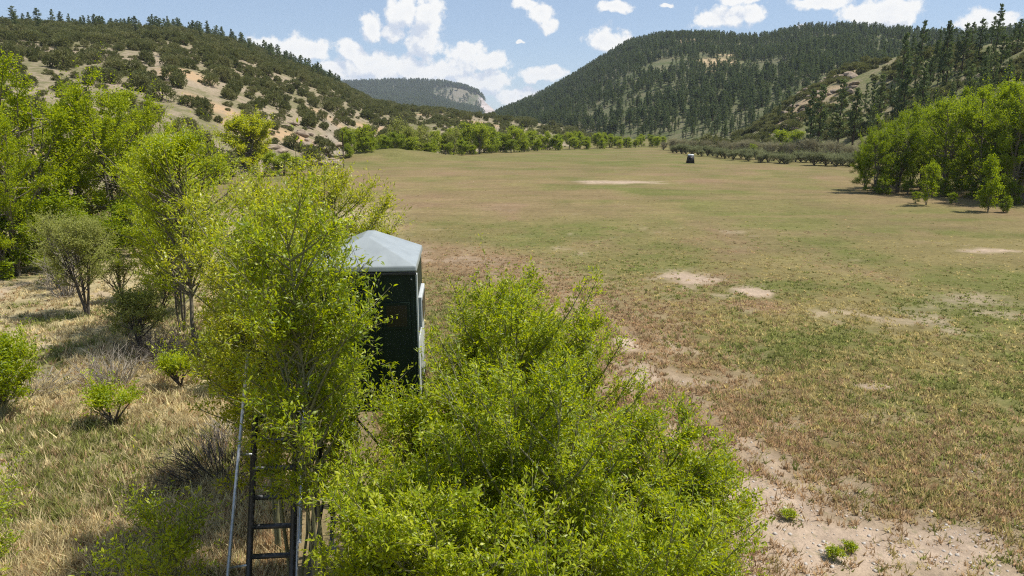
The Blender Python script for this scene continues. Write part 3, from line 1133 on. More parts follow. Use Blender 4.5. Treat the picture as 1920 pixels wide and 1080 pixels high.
def visible(px, py):
    return (px > -40) & (px < 1960) & (py > -60)


first_pine, first_jun = [None] * 6, [None] * 5


def tier(t, names=('lower', 'middle', 'upper'), a=.33, b=.66):
    return names[0] if t < a else names[1] if t < b else names[2]


def add_pine(x, y, z, hh, v, label, group):
    if n_ind['pine'] >= 300 or not visible(*pix(x, y, z)):
        bg_pts['pine'].append((x, y, z, hh, v))
        return
    n_ind['pine'] += 1
    s = hh / 12.0
    e, kids = plant('pine_tree', P_PINE[v], (x, y, z - .15), rng0.uniform(0, 6.28), (s * rng0.uniform(.62, .9), s * rng0.uniform(.62, .9), s), label, 'tree', group)
    if first_pine[v] is None:
        first_pine[v] = kids


tall_labels = ['tallest open-crowned pine standing against the sky at the right edge', 'flat-topped pine against the sky left of the right-edge pines', 'thin pine on skyline, first of the close pair right of the flat-topped pine',
               'thin pine on skyline, second of the close pair right of the flat-topped pine', 'dense broad pine breaking the ridge line above the rocky spur']
for i, (x, y, z, hh, v, tall) in enumerate(pts_p):
    u, w = pix(x, y, z)
    if tall and i < 5:
        lab, grp = tall_labels[i], None
    else:
        tr_ = tier((250 - w) / 170.0)
        if u < 1530:
            lab, grp = 'dark pine on the %s rocky left flank of the right-hand spur' % tr_, 'pines on the rocky spur flank'
        elif u < 1640:
            lab, grp = 'dark slender pine on the %s spur slope above the grey shrubs' % tr_, 'pines on the spur slope'
        elif u < 1740:
            lab, grp = 'tall dark pine on the %s slope above the left end of the right grove' % tr_, 'pines behind the right grove'
        elif u < 1840:
            lab, grp = 'tall dark pine on the %s slope above the middle of the right grove' % tr_, 'pines behind the right grove'
        else:
            lab, grp = 'tall dark pine on the %s slope near the right frame edge' % tr_, 'pines behind the right grove'
        if hh > 11.5:
            lab = lab.replace('dark ', 'large dark ').replace('tall ', '')
    add_pine(x, y, z, hh, v, lab, grp)
o_ = np.argsort(np.hypot(rx, ry))
for i in o_:
    u = pix(rx[i], ry[i], rz_[i])[0]
    where = 'behind the far end of the creek trees' if u < 1250 else 'above the far box blind' if u < 1340 else 'behind the grey willows' if u < 1440 else 'behind the rocky spur'
    add_pine(rx[i], ry[i], rz_[i], 3.6 + 5.6 * rng0.random() ** 1.4, int(rng0.integers(0, 6)), 'small dark pine at the wooded mountain foot ' + where, 'pines at the mountain foot')
for i in range(len(jx)):
    x, y, z = jx[i], jy[i], jz[i]
    if jpine[i]:
        bg_pts['pine'].append((x, y, z, 4.5 + 3.5 * rng0.random(), int(rng0.integers(0, 6))))
        continue
    v = int(rng0.integers(0, 5))
    s = rng0.uniform(0.38, 1.0)
    if n_ind['jun'] >= 300 or not visible(jux[i], juy[i]):
        bg_pts['jun'].append((x, y, z, s, v))
        continue
    n_ind['jun'] += 1
    u = jux[i]
    tr_ = tier((270 - juy[i]) / 200.0, ('low', 'halfway up', 'high'))
    sz = 'large' if s > .82 else 'small' if s < .58 else 'rounded'
    if u < 250:
        lab, grp = '%s olive juniper %s on the hillside above the big left cottonwoods' % (sz, tr_), 'junipers above the big cottonwoods'
    elif u < 400:
        lab, grp = '%s dark juniper %s on the tan slope left of the lime green tree' % (sz, tr_), 'junipers on the tan slope'
    elif u < 530:
        lab, grp = '%s dark juniper %s on the slope above the lime green tree' % (sz, tr_), 'junipers above the lime tree'
    elif u < 680:
        lab, grp = '%s dark juniper %s on the stony slope left of the creek trees' % (sz, tr_), 'junipers on the stony slope'
    else:
        lab, grp = '%s dark juniper %s on the hill toe behind the creek trees' % (sz, tr_), 'junipers on the hill toe'
    e, kids = plant('juniper_tree', P_JUN[v], (x, y, z - .1), rng0.uniform(0, 6.28), (s * rng0.uniform(.85, 1.2), s * rng0.uniform(.85, 1.2), s * rng0.uniform(.8, 1.15)), lab, 'tree', grp)
    if first_jun[v] is None:
        first_jun[v] = kids


def gn_forest(name, pts, kids_list, base_h, label, cat):
    """one object: far trees as geometry-node copies of the near ones"""
    pts = np.array(pts, float)
    me = bpy.data.meshes.new(name)
    me.vertices.add(len(pts))
    r_ = np.random.default_rng(77)
    me.vertices.foreach_set('co', np.ascontiguousarray(pts[:, :3] - np.array([0, 0, .2]), np.float32).ravel())
    a = me.attributes.new('idx', 'INT', 'POINT')
    a.data.foreach_set('value', pts[:, 4].astype(np.int32))
    s = (pts[:, 3] / base_h)[:, None] * np.stack([r_.uniform(.95, 1.5, len(pts)), r_.uniform(.95, 1.5, len(pts)), np.ones(len(pts))], 1)
    a = me.attributes.new('scl', 'FLOAT_VECTOR', 'POINT')
    a.data.foreach_set('vector', s.astype(np.float32).ravel())
    rot = np.zeros((len(pts), 3), np.float32)
    rot[:, 2] = r_.uniform(0, 6.28, len(pts))
    a = me.attributes.new('rot', 'FLOAT_VECTOR', 'POINT')
    a.data.foreach_set('vector', rot.ravel())
    o = link(name, me)
    tag(o, label, cat, None, 'stuff')
    g = bpy.data.node_groups.new(name + '_nodes', 'GeometryNodeTree')
    g.interface.new_socket('Geometry', in_out='INPUT', socket_type='NodeSocketGeometry')
    g.interface.new_socket('Geometry', in_out='OUTPUT', socket_type='NodeSocketGeometry')
    N, Lk = g.nodes, g.links
    gi, go = N.new('NodeGroupInput'), N.new('NodeGroupOutput')
    iop = N.new('GeometryNodeInstanceOnPoints')
    iop.inputs['Pick Instance'].default_value = True
    Lk.new(gi.outputs[0], iop.inputs['Points'])
    jn = N.new('GeometryNodeJoinGeometry')
    for kids in kids_list:
        j2 = N.new('GeometryNodeJoinGeometry')
        for k in kids:
            oi = N.new('GeometryNodeObjectInfo')
            oi.transform_space = 'ORIGINAL'
            oi.inputs['Object'].default_value = k
            oi.inputs['As Instance'].default_value = False
            Lk.new(oi.outputs['Geometry'], j2.inputs[0])
        gti = N.new('GeometryNodeGeometryToInstance')
        Lk.new(j2.outputs[0], gti.inputs[0])
        Lk.new(gti.outputs[0], jn.inputs[0])
    Lk.new(jn.outputs[0], iop.inputs['Instance'])
    for an, dt, sk in (('idx', 'INT', 'Instance Index'), ('rot', 'FLOAT_VECTOR', 'Rotation'), ('scl', 'FLOAT_VECTOR', 'Scale')):
        na = N.new('GeometryNodeInputNamedAttribute')
        na.data_type = dt
        na.inputs['Name'].default_value = an
        Lk.new(na.outputs['Attribute'], iop.inputs[sk])
    Lk.new(iop.outputs[0], go.inputs[0])
    md = o.modifiers.new('forest', 'NODES')
    md.node_group = g
    return o


# the mesa's own woods
mx_, my_, mz_, mt_ = scatter_hill(3, 16000, 1400, 2750, -19, 0, lambda x, y, t, th: np.where((t > .78) & (t < .93) & (th > math.radians(-6.3)), 0.16, 0.95) * sstep(math.radians(-1.9), math.radians(-2.9), th), 24)
for i in range(len(mx_)):
    bg_pts['pine'].append((mx_[i], my_[i], mz_[i], 13 + 7 * rng0.random(), int(rng0.integers(0, 6))))
gn_forest('pine_forest', bg_pts['pine'], first_pine, 12.0, 'far dark pine forest covering the mountain and mesa slopes', 'forest')
gn_forest('juniper_scrub', bg_pts['jun'], first_jun, 1.0, 'far dark juniper scrub covering the upper left hillside', 'scrub')

ux_, uy_, uz_, ut_ = scatter_hill(2, 3600, 110, 285, 13, 44, lambda x, y, t, th: (.15 + .85 * sstep(.35, .55, fbm(x / 9, y / 9, 331, 3))) * .6, 25)
gn_forest('spur_scrub', [(ux_[i], uy_[i], uz_[i], .25 + .6 * rng0.random() ** 1.6, int(rng0.integers(0, 5))) for i in range(len(ux_))], first_jun, 1.0, 'low scrub dotted over the rocky right-hand spur', 'scrub')

kx_, ky_, kz_, kt_ = scatter_hill(0, 5200, 76, 330, -40, 12, lambda x, y, t, th: .12 + .5 * sstep(.40, .6, fbm(x / 7, y / 7, 341, 3)), 26)
gn_forest('slope_scrub', [(kx_[i], ky_[i], kz_[i], .10 + .32 * rng0.random() ** 2, int(rng0.integers(0, 5))) for i in range(len(kx_))], first_jun, 1.0, 'low scrub dotted over the tan left slope between the junipers', 'scrub')

# boulders
def boulder_mesh(seed):
    rng = np.random.default_rng(seed)
    import bmesh
    bm = bmesh.new()
    bmesh.ops.create_icosphere(bm, subdivisions=2, radius=1.0)
    dirs = rand_unit(rng, 7)
    cut = rng.uniform(.55, .9, 7)
    for v in bm.verts:
        p = np.array(v.co)
        for d, c in zip(dirs, cut):
            k = p @ d
            if k > c:
                p = p - d * (k - c)
        p = p * (1 + rng.normal(0, .03))
        v.co = Vector((p[0] * 1.2, p[1], p[2] * .7))
    me = bpy.data.meshes.new('boulder')
    bm.to_mesh(me)
    bm.free()
    me.materials.append(M_rock)
    return me


B_M = [boulder_mesh(i) for i in range(5)]
rb = np.random.default_rng(8)
for (cxp, cyp, d0, n, sp, lab, grp) in ((1545, 150, 250, 30, 70, 'tan sandstone boulder on the rocky spur', 'boulders on the spur'), (1500, 215, 205, 14, 50, 'grey boulder low on the spur flank', 'boulders low on the spur'),
                                        (570, 245, 145, 34, 70, 'pale boulder on the stony slope beside the left creek trees', 'boulders on the left slope')):
    for i in range(n):
        x, y = polar(cxp + rb.uniform(-sp, sp), d0 + rb.uniform(-22, 22), cyp)
        s = rb.uniform(.6, 1.9) if cxp > 1520 else rb.uniform(.45, 1.3)
        b_ = link('boulder', B_M[int(rb.integers(0, 5))], None, (x, y, gz(x, y) + .15 * s), (rb.uniform(-.3, .3), rb.uniform(-.3, .3), rb.uniform(0, 6.28)), (s * 1.4, s, s * rb.uniform(.6, 1.1)))
        tag(b_, lab, 'rock', grp)

# ------------------------------------------------------------------ cottonwoods, willows and shrubs of the valley floor


def ellip(r, lo=0.5, peak=0.55, top=0.12):
    def f(u):
        if u < peak:
            return r * (lo + (1 - lo) * math.sin(math.pi / 2 * u / peak))
        return r * (top + (1 - top) * math.cos(math.pi / 2 * (u - peak) / (1 - peak)))
    return f


big = dict(stems=4, spread=1.7, nb=85, tw=30, lpt=12, L=0.16, Wd=0.10, low=.04, tip=.45, up=(-15, 62), tl=.75, r0=.16, detail=False, twig_r=.012, shoots=60, jitter=.5)
P_BIG = [proto('cottonwood_%d' % i, leafy(300 + i, 11.0, ellip(3.3, .75, .55, .3), **big), M_cotton, M_bark) for i in range(3)]
line = dict(stems=3, spread=1.0, nb=46, tw=13, lpt=7, L=0.30, Wd=0.19, low=.02, tip=.4, up=(5, 60), tl=.75, r0=.10, detail=False, twig_r=.012, shoots=16, jitter=.6)
P_LINE = [proto('creek_tree_%d' % i, leafy(320 + i, 6.5, ellip(1.9, .9, .45, .35), **line), M_creek, M_bark) for i in range(4)]
P_PALE = [proto('pale_tree_%d' % i, leafy(330 + i, 6.0, ellip(1.7, .5, .6, .3), **dict(line, lpt=3, nb=36)), M_pale, M_bark) for i in range(2)]
gre = dict(stems=9, spread=1.3, nb=80, tw=9, lpt=6, L=0.22, Wd=0.05, low=.03, up=(15, 75), tl=.6, r0=.03, detail=False, twig_r=.01, shoots=20, jitter=.6)
P_GREY = [proto('grey_willow_%d' % i, leafy(340 + i, 3.2, ellip(1.7, .95, .4, .45), **gre), M_grey, M_dead) for i in range(3)]
P_SAGE = [proto('sage_%d' % i, leafy(350 + i, 1.5, ellip(1.4, .8, .4, .4), **dict(gre, nb=50, tl=.35, L=.16, Wd=.07, up=(30, 75))), M_sage, M_bark) for i in range(3)]

P_UNDER = [proto('understorey_%d' % i, leafy(380 + i, 6.5, ellip(1.9, .9, .45, .35), **dict(line, L=.24, Wd=.15, lpt=9)), M_cotton, M_bark) for i in range(2)]
# left cottonwood clump
LBIG = [(-60, 440, 47, 11.8, 0, 1.15), (60, 440, 45, 12.0, 1, 1.1), (150, 442, 50, 9.6, 2, 1.0), (228, 440, 46, 10.6, 0, 1.12), (285, 438, 49, 9.2, 1, .9), (-170, 440, 50, 11.5, 2, 1.1), (20, 430, 40, 8.6, 2, .9)]
LBL = ['big cottonwood whose crown is cut by the left frame edge', 'tall light green cottonwood at the left, highest crown of the left grove', 'shorter cottonwood between the two tall ones of the left grove',
       'round-crowned cottonwood at the right side of the left grove', 'smaller cottonwood, rightmost in the left grove', 'cottonwood beyond the left frame edge, leftmost of the grove', 'low cottonwood in front of the left grove near the frame edge']
for (px, py, d, h, v, w), lb in zip(LBIG, LBL):
    x, y = polar(px, d, py)
    s = h / 11.0
    s *= .84
    e, kids = plant('cottonwood_tree', P_BIG[v], (x, y, gz(x, y) - .1), px * .013 + 1, (s * w * .92, s * w * .92, s), lb, 'tree', 'left cottonwood grove')
    kids[0].material_slots[0].link = 'OBJECT'
    kids[0].material_slots[0].material = M_light

# right cottonwood grove
RBIG = [(1648, 84, 7.0, 0, .95), (1690, 86, 9.0, 1, .9), (1735, 90, 9.6, 2, .9), (1775, 84, 10.6, 0, .95), (1815, 92, 11.5, 1, 1.0), (1850, 82, 12.2, 2, .95), (1885, 88, 12.8, 0, 1.0), (1925, 80, 13.2, 1, 1.0), (1965, 84, 13.5, 2, 1.0),
        (1670, 92, 7.8, 2, .8), (1800, 100, 11.4, 2, .9), (2030, 82, 12.6, 0, 1), (1715, 95, 9.4, 0, .9), (1760, 98, 10.4, 1, .9), (1870, 96, 12.4, 1, .9), (1908, 78, 12.6, 2, .9), (1628, 88, 6.6, 1, .8)]
for i, (px, d, h, v, w) in enumerate(sorted(RBIG)):
    h *= np.interp(px, [1640, 1760, 1900], [.95, .88, .82])
    w *= 1.0
    x, y = polar(px, d, 300)
    s = h / 11.0
    plant('cottonwood_tree', P_BIG[v], (x, y, gz(x, y) - .1), px * .021, (s * w, s * w, s), 'green cottonwood in the right grove, %s from its left end' % ordinal(i), 'tree', 'right cottonwood grove')
RS = [(1742, 72, 3.5, 0), (1862, 70, 4.2, 1), (1722, 73, 1.0, 2), (1890, 70, 1.3, 3), (1790, 74, 1.0, 0)]
RSL = ['young pale green tree standing before the right grove', 'slender young tree before the right grove near the frame edge', 'low bush left of the young tree before the right grove', 'low bush at the right frame edge before the grove', 'low green bush in the grass between the two young trees']
P_YOUNG = [proto('young_tree_%d' % i, leafy(360 + i, 4.0, ellip(1.0, .6, .4, .2), **dict(line, nb=40, tl=.4, L=.16, Wd=.09, lpt=8, r0=.04, spread=.5, stems=2)), M_cotton, M_bark) for i in range(2)]
for (px, d, h, v), lb in zip(RS, RSL):
    x, y = polar(px, d, 340)
    s = h / 4.0
    plant('young_tree' if h > 3 else 'bush', P_YOUNG[v % 2], (x, y, gz(x, y) - .05), v, (s * (.8 if h > 3 else 1.5), s * (.8 if h > 3 else 1.5), s), lb, 'tree' if h > 3 else 'bush', 'young growth before the right grove')

# creek line: from the lime tree at left to the far end of the field
rl = np.random.default_rng(12)
creek = []
for px in np.arange(648, 1250, 13.0):
    t = (px - 648) / 600
    d = np.interp(px, [648, 800, 950, 1080, 1250], [150, 168, 190, 222, 250])
    h = np.interp(px, [648, 720, 800, 900, 960, 1060, 1150, 1250], [5.8, 5.0, 5.6, 6.6, 5.6, 4.8, 4.3, 4.0]) * rl.uniform(.72, 1.15)
    creek.append((px + rl.uniform(-4, 4), d + rl.uniform(-4, 6), h, 'g'))
for px in np.arange(655, 1250, 30.0):                                    # lower growth in front
    d = np.interp(px, [648, 800, 950, 1080, 1250], [143, 161, 183, 214, 240])
    creek.append((px + rl.uniform(-8, 8), d, rl.uniform(2.2, 4.2), 'g'))
for px in (768, 782, 800, 742, 850):
    creek.append((px, np.interp(px, [648, 800, 950], [146, 164, 186]), rl.uniform(5.4, 7.0), 'p'))
creek.sort()
gi_, pi_ = 0, 0
for px, d, h, kd in creek:
    x, y = polar(px, d, 280)
    if kd == 'g':
        s = h / 6.5
        w = s * rl.uniform(.9, 1.25) * (1.25 if h < 4.3 else 1)
        plant('creek_tree', P_LINE[int(rl.integers(0, 4))], (x, y, gz(x, y) - .1), rl.uniform(0, 6.28), (w, w, s), 'green creekside tree behind the field, %s from the left end of the row' % ordinal(gi_), 'tree', 'creekside tree row')
        gi_ += 1
    else:
        s = h / 6.0
        plant('bare_tree', P_PALE[pi_ % 2], (x, y, gz(x, y) - .1), rl.uniform(0, 6.28), (s, s, s), 'pale grey half-bare tree in the creekside row, %s from the left' % ordinal(pi_), 'tree', 'half-bare creekside trees')
        pi_ += 1
# lime tree and willows at left of the line
x, y = polar(462, 112, 260)
plant('lime_green_tree', proto('lime_tree', leafy(371, 7.0, ellip(3.6, .7, .5, .35), **dict(big, L=.24, Wd=.16, nb=70, tl=.8, low=.15)), M_yellow, M_bark), (x, y, gz(x, y) - .1), .4, (1.15, 1.15, 1.0), 'rounded lime green tree on the slope left of the field', 'tree')
for i, (px, d, h, w) in enumerate([(505, 104, 3.0, 1.6), (530, 106, 3.0, 1.6), (552, 108, 2.6, 1.5), (408, 92, 3.4, 1.5), (375, 88, 3.0, 1.5)]):
    x, y = polar(px, d, 280)
    s = h / 6.5
    plant('willow_bush', P_LINE[i % 4], (x, y, gz(x, y) - .1), i, (s * w, s * w, s),
          ['bright green willow bush just right of the lime green tree', 'bright green willow bush, middle of the three right of the lime tree', 'bright green willow bush, farthest right of the three by the lime tree',
           'green bush left of the lime green tree', 'green bush farther left of the lime green tree'][i], 'bush', 'willows by the lime tree')

for i, (px, d, h, w) in enumerate([(-10, 40, 3.0, 1.5), (95, 41, 3.4, 1.4), (175, 42, 2.6, 1.6), (250, 43, 2.8, 1.5), (315, 46, 3.2, 1.4)]):
    x, y = polar(px, d, 440)
    s = h / 6.5
    plant('understorey_bush', P_UNDER[i % 2], (x, y, gz(x, y) - .1), i * 1.3, (s * w, s * w, s), 'green understorey bush at the foot of the left grove, %s from the left' % ordinal(i), 'bush', 'understorey of the left grove')
for i, (px, d, h, w) in enumerate([(1660, 82, 1.9, 1.3), (1705, 82, 1.5, 1.3), (1770, 81, 1.8, 1.3), (1825, 80, 1.6, 1.3), (1905, 77, 2.0, 1.3)]):
    x, y = polar(px, d, 340)
    s = h / 6.5
    plant('understorey_bush', P_UNDER[i % 2], (x, y, gz(x, y) - .1), i * 1.7, (s * w, s * w, s), 'dark green understorey bush under the right grove, %s from the left' % ordinal(i), 'bush', 'understorey of the right grove')

# grey leafless willows and sage along the right edge of the field
gr = []
for px in np.arange(1246, 1420, 11.0):
    gr.append((px + rl.uniform(-4, 4), np.interp(px, [1246, 1420], [206, 178]) + rl.uniform(-3, 8), rl.uniform(1.7, 3.1), 'w'))
for px in np.arange(1400, 1640, 17.0):
    gr.append((px + rl.uniform(-5, 5), np.interp(px, [1400, 1640], [178, 150]) + rl.uniform(0, 12), rl.uniform(2.0, 3.8), 'w'))
for px in np.arange(1262, 1640, 9.0):
    gr.append((px + rl.uniform(-4, 4), np.interp(px, [1262, 1300, 1400, 1640], [188, 172, 150, 131]) + rl.uniform(-2, 8), rl.uniform(1.1, 1.9), 's'))
gr.sort()
ci = {'w': 0, 's': 0}
for px, d, h, kd in gr:
    x, y = polar(px, d, 285)
    if kd == 'w':
        s = h / 3.2
        plant('grey_willow', P_GREY[int(rl.integers(0, 3))], (x, y, gz(x, y) - .05), rl.uniform(0, 6.28), (s * 1.15, s * 1.15, s), 'grey-brown leafless willow behind the sage strip, %s from the left' % ordinal(ci[kd]), 'shrub', 'grey willows right of the field')
    else:
        s = h / 1.5
        plant('sage_bush', P_SAGE[int(rl.integers(0, 3))], (x, y, gz(x, y) - .05), rl.uniform(0, 6.28), (s * 1.15, s * 1.15, s), 'low grey-green sage bush edging the field, %s from the left' % ordinal(ci[kd]), 'shrub', 'sage bushes edging the field')
    ci[kd] += 1
for i, (px, d, h) in enumerate([(1330, 200, 5.2), (1345, 196, 4.6), (1462, 185, 5.0), (1492, 178, 5.5), (1478, 172, 3.4), (1415, 176, 2.6)]):
    x, y = polar(px, d, 270)
    s = h / 6.5
    dark = i < 2
    plant('oak_brush' if dark else 'green_willow', P_JUN[i] if dark else P_LINE[i % 4], (x, y, gz(x, y) - .1), i, (h / 3.4,) * 3 if dark else (s * 1.3, s * 1.3, s),
          ['dark rounded shrub above the grey willows', 'second dark rounded shrub above the grey willows, on its right', 'light green willow at the spur foot, left of the pair', 'light green willow at the spur foot, right of the pair',
           'small light green willow between sage and spur', 'tiny yellow-green bush in the sage strip'][i], 'shrub', 'green shrubs at the spur foot')

# ------------------------------------------------------------------ far blind, poles
M_blindwall = plain_mat('blind_green_paint', (0.008, 0.018, 0.013), (0.013, 0.026, 0.019), 3.0, 0.5, 0.22)
M_blindroof = plain_mat('blind_grey_fibreglass', (0.225, 0.25, 0.255), (0.285, 0.315, 0.32), 5.0, 0.38, 0.5)
M_black = plain_mat('black_tarp', (0.010, 0.009, 0.010), (0.022, 0.02, 0.02), 3.0, 0.6, 0.3)
M_alu = plain_mat('galvanised_tube', (0.34, 0.36, 0.39), (0.50, 0.52, 0.55), 20.0, 0.45, 0.5, 0.0, 0.6)
M_darksteel = plain_mat('dark_steel', (0.012, 0.014, 0.017), (0.030, 0.032, 0.036), 20.0, 0.45, 0.5)
M_window = plain_mat('tinted_window', (0.006, 0.007, 0.008), (0.010, 0.011, 0.012), 2.0, 0.3, 0.4)
M_pale_grey = plain_mat('pale_grey_and_sunlit_wall', (0.42, 0.45, 0.45), (0.52, 0.54, 0.54), 5.0, 0.5, 0.4)  # frame and roof grey; also paints the tower blind's sunlit right wall
M_pole = plain_mat('weathered_pole', (0.05, 0.04, 0.03), (0.10, 0.08, 0.06), 8.0, 0.9, 0.1)


def frustum(c0, s0, c1, s1, z0, z1):
    v = [[c0[0] + a * s0[0] / 2, c0[1] + b * s0[1] / 2, z0] for a, b in ((-1, -1), (1, -1), (1, 1), (-1, 1))] + \
        [[c1[0] + a * s1[0] / 2, c1[1] + b * s1[1] / 2, z1] for a, b in ((-1, -1), (1, -1), (1, 1), (-1, 1))]
    f = [[0, 3, 2, 1], [4, 5, 6, 7], [0, 1, 5, 4], [1, 2, 6, 5], [2, 3, 7, 6], [3, 0, 4, 7]]
    return v, f


fx, fy = gp(1294, 306)
fb = link('box_blind', None, None, (fx, fy, gz(fx, fy)), (0, 0, -.25))
tag(fb, 'small black box blind with a white roof alone far out in the field', 'hunting blind')
g = Geo(); g.add(*frustum((0, 0), (1.62, 1.5), (.06, 0), (1.22, 1.2), -0.1, 1.42)); g.build('body', M_black, fb)
g = Geo(); g.add(*frustum((.06, 0), (1.26, 1.24), (.06, .05), (.95, .7), 1.424, 1.68)); g.build('roof', M_pale_grey, fb)
g = Geo(); g.box((0.03, -.70, .95), (.62, .05, .30)); g.build('window', M_window, fb)
g = Geo(); g.box((0.0, 0, -.02), (1.72, 1.6, .12)); g.build('skid', M_pole, fb)

for px, py, d, h, lb in ((644, 300, 122, 6.0, 'thin dark pole standing at the left edge of the field'), (836, 297, 150, 1.7, 'short dark post on the far left field edge')):
    x, y = polar(px, d, py)
    p_ = link('pole', None, None, (x, y, gz(x, y)))
    tag(p_, lb, 'pole')
    g = Geo(); g.tube([[0, 0, -.3], [0.02, 0, h * .5], [0.0, 0, h]], [.11, .10, .085], 8); g.build('shaft', M_pole, p_, True)
    g = Geo(); g.tube([[0, 0, h - .002], [0, 0, h + .05]], [.095, .05], 8); g.build('cap', M_darksteel, p_)

# ------------------------------------------------------------------ near tower blind with ladder
BX, BY, BYAW = -1.97, 9.33, math.radians(4.5)
WB, DB = 1.36, 1.56
ZF, ZE = 3.40, 5.22                                # floor and eave heights
bl = link('tower_blind', None, None, (BX, BY, 0), (0, 0, BYAW))
tag(bl, 'dark green tower hunting blind with pale grey hipped roof among the saplings', 'hunting blind')
hw, hd = WB / 2, DB / 2
th_ = 0.04


def bevel_build(name, bmfun, mat, parent, w=0.015, seg=2):
    import bmesh
    bm = bmesh.new()
    bmfun(bm)
    bmesh.ops.recalc_face_normals(bm, faces=bm.faces)
    if w:
        bmesh.ops.bevel(bm, geom=list(bm.edges), offset=w, segments=seg, profile=.6, affect='EDGES', clamp_overlap=True)
    me = bpy.data.meshes.new(name)
    bm.to_mesh(me)
    bm.free()
    me.materials.append(mat)
    return link(name, me, parent)


def bm_box(c, s):
    def f(bm):
        x, y, z = [q / 2 for q in s]
        vs = [bm.verts.new((c[0] + a, c[1] + b, c[2] + d)) for a, b, d in ((-x, -y, -z), (x, -y, -z), (x, y, -z), (-x, y, -z), (-x, -y, z), (x, -y, z), (x, y, z), (-x, y, z))]
        for q in ((0, 3, 2, 1), (4, 5, 6, 7), (0, 1, 5, 4), (1, 2, 6, 5), (2, 3, 7, 6), (3, 0, 4, 7)):
            bm.faces.new([vs[i] for i in q])
    return f


zc_, zh = (ZF + ZE) / 2, ZE - ZF
wn_ = bevel_build('wall', bm_box((0, -hd + th_ / 2, zc_), (WB, th_, zh)), M_blindwall, bl, .012)
bevel_build('wall', bm_box((0, hd - th_ / 2, zc_), (WB, th_, zh)), M_blindwall, bl, .012)
wr_ = bevel_build('wall', bm_box((hw - th_ / 2, 0, zc_), (th_, DB - 2 * th_ - .004, zh)), M_blindwall, bl, .012)
bevel_build('wall', bm_box((-hw + th_ / 2, 0, zc_), (th_, DB - 2 * th_ - .004, zh)), M_blindwall, bl, .012)


def roof_bm(bm):
    o = 0.025
    e0 = [bm.verts.new(v) for v in ((-hw - o, -hd - o, ZE - .02), (hw + o, -hd - o, ZE - .02), (hw + o, hd + o, ZE - .02), (-hw - o, hd + o, ZE - .02))]
    e1 = [bm.verts.new(v) for v in ((-hw - o + .01, -hd - o + .01, ZE + .05), (hw + o - .01, -hd - o + .01, ZE + .05), (hw + o - .01, hd + o - .01, ZE + .05), (-hw - o + .01, hd + o - .01, ZE + .05))]
    r = [bm.verts.new(v) for v in ((-.04, -.24, ZE + .34), (.06, -.24, ZE + .34), (.06, .40, ZE + .34), (-.04, .40, ZE + .34))]
    for i in range(4):
        j = (i + 1) % 4
        bm.faces.new((e0[i], e0[j], e1[j], e1[i]))
        bm.faces.new((e1[i], e1[j], r[j], r[i]))
    bm.faces.new(r)
    bm.faces.new(e0[::-1])


bevel_build('roof', roof_bm, M_blindroof, bl, .018, 2)
bevel_build('drip_edge', bm_box((0, -hd - .030, ZE - .045), (WB + .03, .012, .03)), M_darksteel, bl, .003)
for bx_ in (-.60, .22, .63):
    bevel_build('batten', bm_box((bx_, -hd - .006, zc_ - .03), (.035, .012, zh - .12)), M_blindwall, bl, .003)
for bz_ in (ZF + .12, ZE - .12):
    for bx_ in (-.60, .22, .63):
        bevel_build('bolt', bm_box((bx_, -hd - .016, bz_), (.018, .008, .018)), M_alu, bl, .002)
bevel_build('floor', bm_box((0, 0, ZF - .045), (WB + .04, DB + .04, .08)), M_blindwall, bl, .01)
# right side: hinged window in a pale frame; pale strip and panel paint in the sun on this wall
wf_ = bevel_build('window_frame', bm_box((hw + .025, .05, ZF + 1.15), (.05, .86, .42)), M_pale_grey, bl, .01)
bevel_build('pane', bm_box((hw + .054, .05, ZF + 1.15), (.006, .74, .30)), M_window, wf_, 0)
bevel_build('sunlit_corner_strip', bm_box((hw + .012, -hd + .05, zc_ - .02), (.02, .10, zh - .08)), M_pale_grey, bl, .004)
bevel_build('sunlit_wall_panel', bm_box((hw + .010, .03, ZF + .42), (.016, DB - .2, .80)), M_pale_grey, bl, .004)  # pale sheet over the dark green wall, sunlight put into its colour
# near side: door with window and handle
dr = bevel_build('door', bm_box((-.18, -hd - .012, ZF + .80), (.70, .02, 1.52)), M_blindwall, bl, .006)
bevel_build('pane', bm_box((-.18, -hd - .026, ZF + 1.25), (.46, .006, .30)), M_window, dr, 0)
bevel_build('handle', bm_box((.10, -hd - .04, ZF + .80), (.03, .035, .14)), M_darksteel, dr, .004)
wnn = bevel_build('window_frame', bm_box((.43, -hd - .01, ZF + 1.22), (.34, .018, .36)), M_blindwall, bl, .005)
bevel_build('pane', bm_box((.43, -hd - .022, ZF + 1.22), (.26, .006, .28)), M_window, wnn, 0)
for a in (-1, 1):
    for b_ in (-1, 1):
        g = Geo(); g.tube([[a * (hw + .32), b_ * (hd + .32), -.05], [a * (hw - .08), b_ * (hd - .08), ZF - .08]], [.04, .04], 8); lg = g.build('leg', M_darksteel, bl, True)
        g = Geo(); g.box((a * (hw + .32), b_ * (hd + .32), .0), (.22, .22, .05)); g.build('foot_plate', M_darksteel, lg)
for b_ in (-1, 1):
    for a in (-1, 1):
        def lp(aa, bb, z):
            k = z / (ZF - .08)
            return [aa * ((hw + .32) * (1 - k) + (hw - .08) * k), bb * ((hd + .32) * (1 - k) + (hd - .08) * k), z]
        g = Geo(); g.tube([lp(a, b_, .5), lp(-a, b_, 2.9)], [.02, .02], 6); g.build('cross_brace', M_darksteel, bl, True)
        g = Geo(); g.tube([lp(b_, a, .6), lp(b_, -a, 2.8)], [.02, .02], 6); g.build('cross_brace', M_darksteel, bl, True)
# landing at the left of the door and the ladder up to it (world coordinates turned into the blind's frame)
LX, LW = -3.11 - BX, 0.52
lean = math.radians(65)
top_y, top_z = 8.35 - BY, 3.36


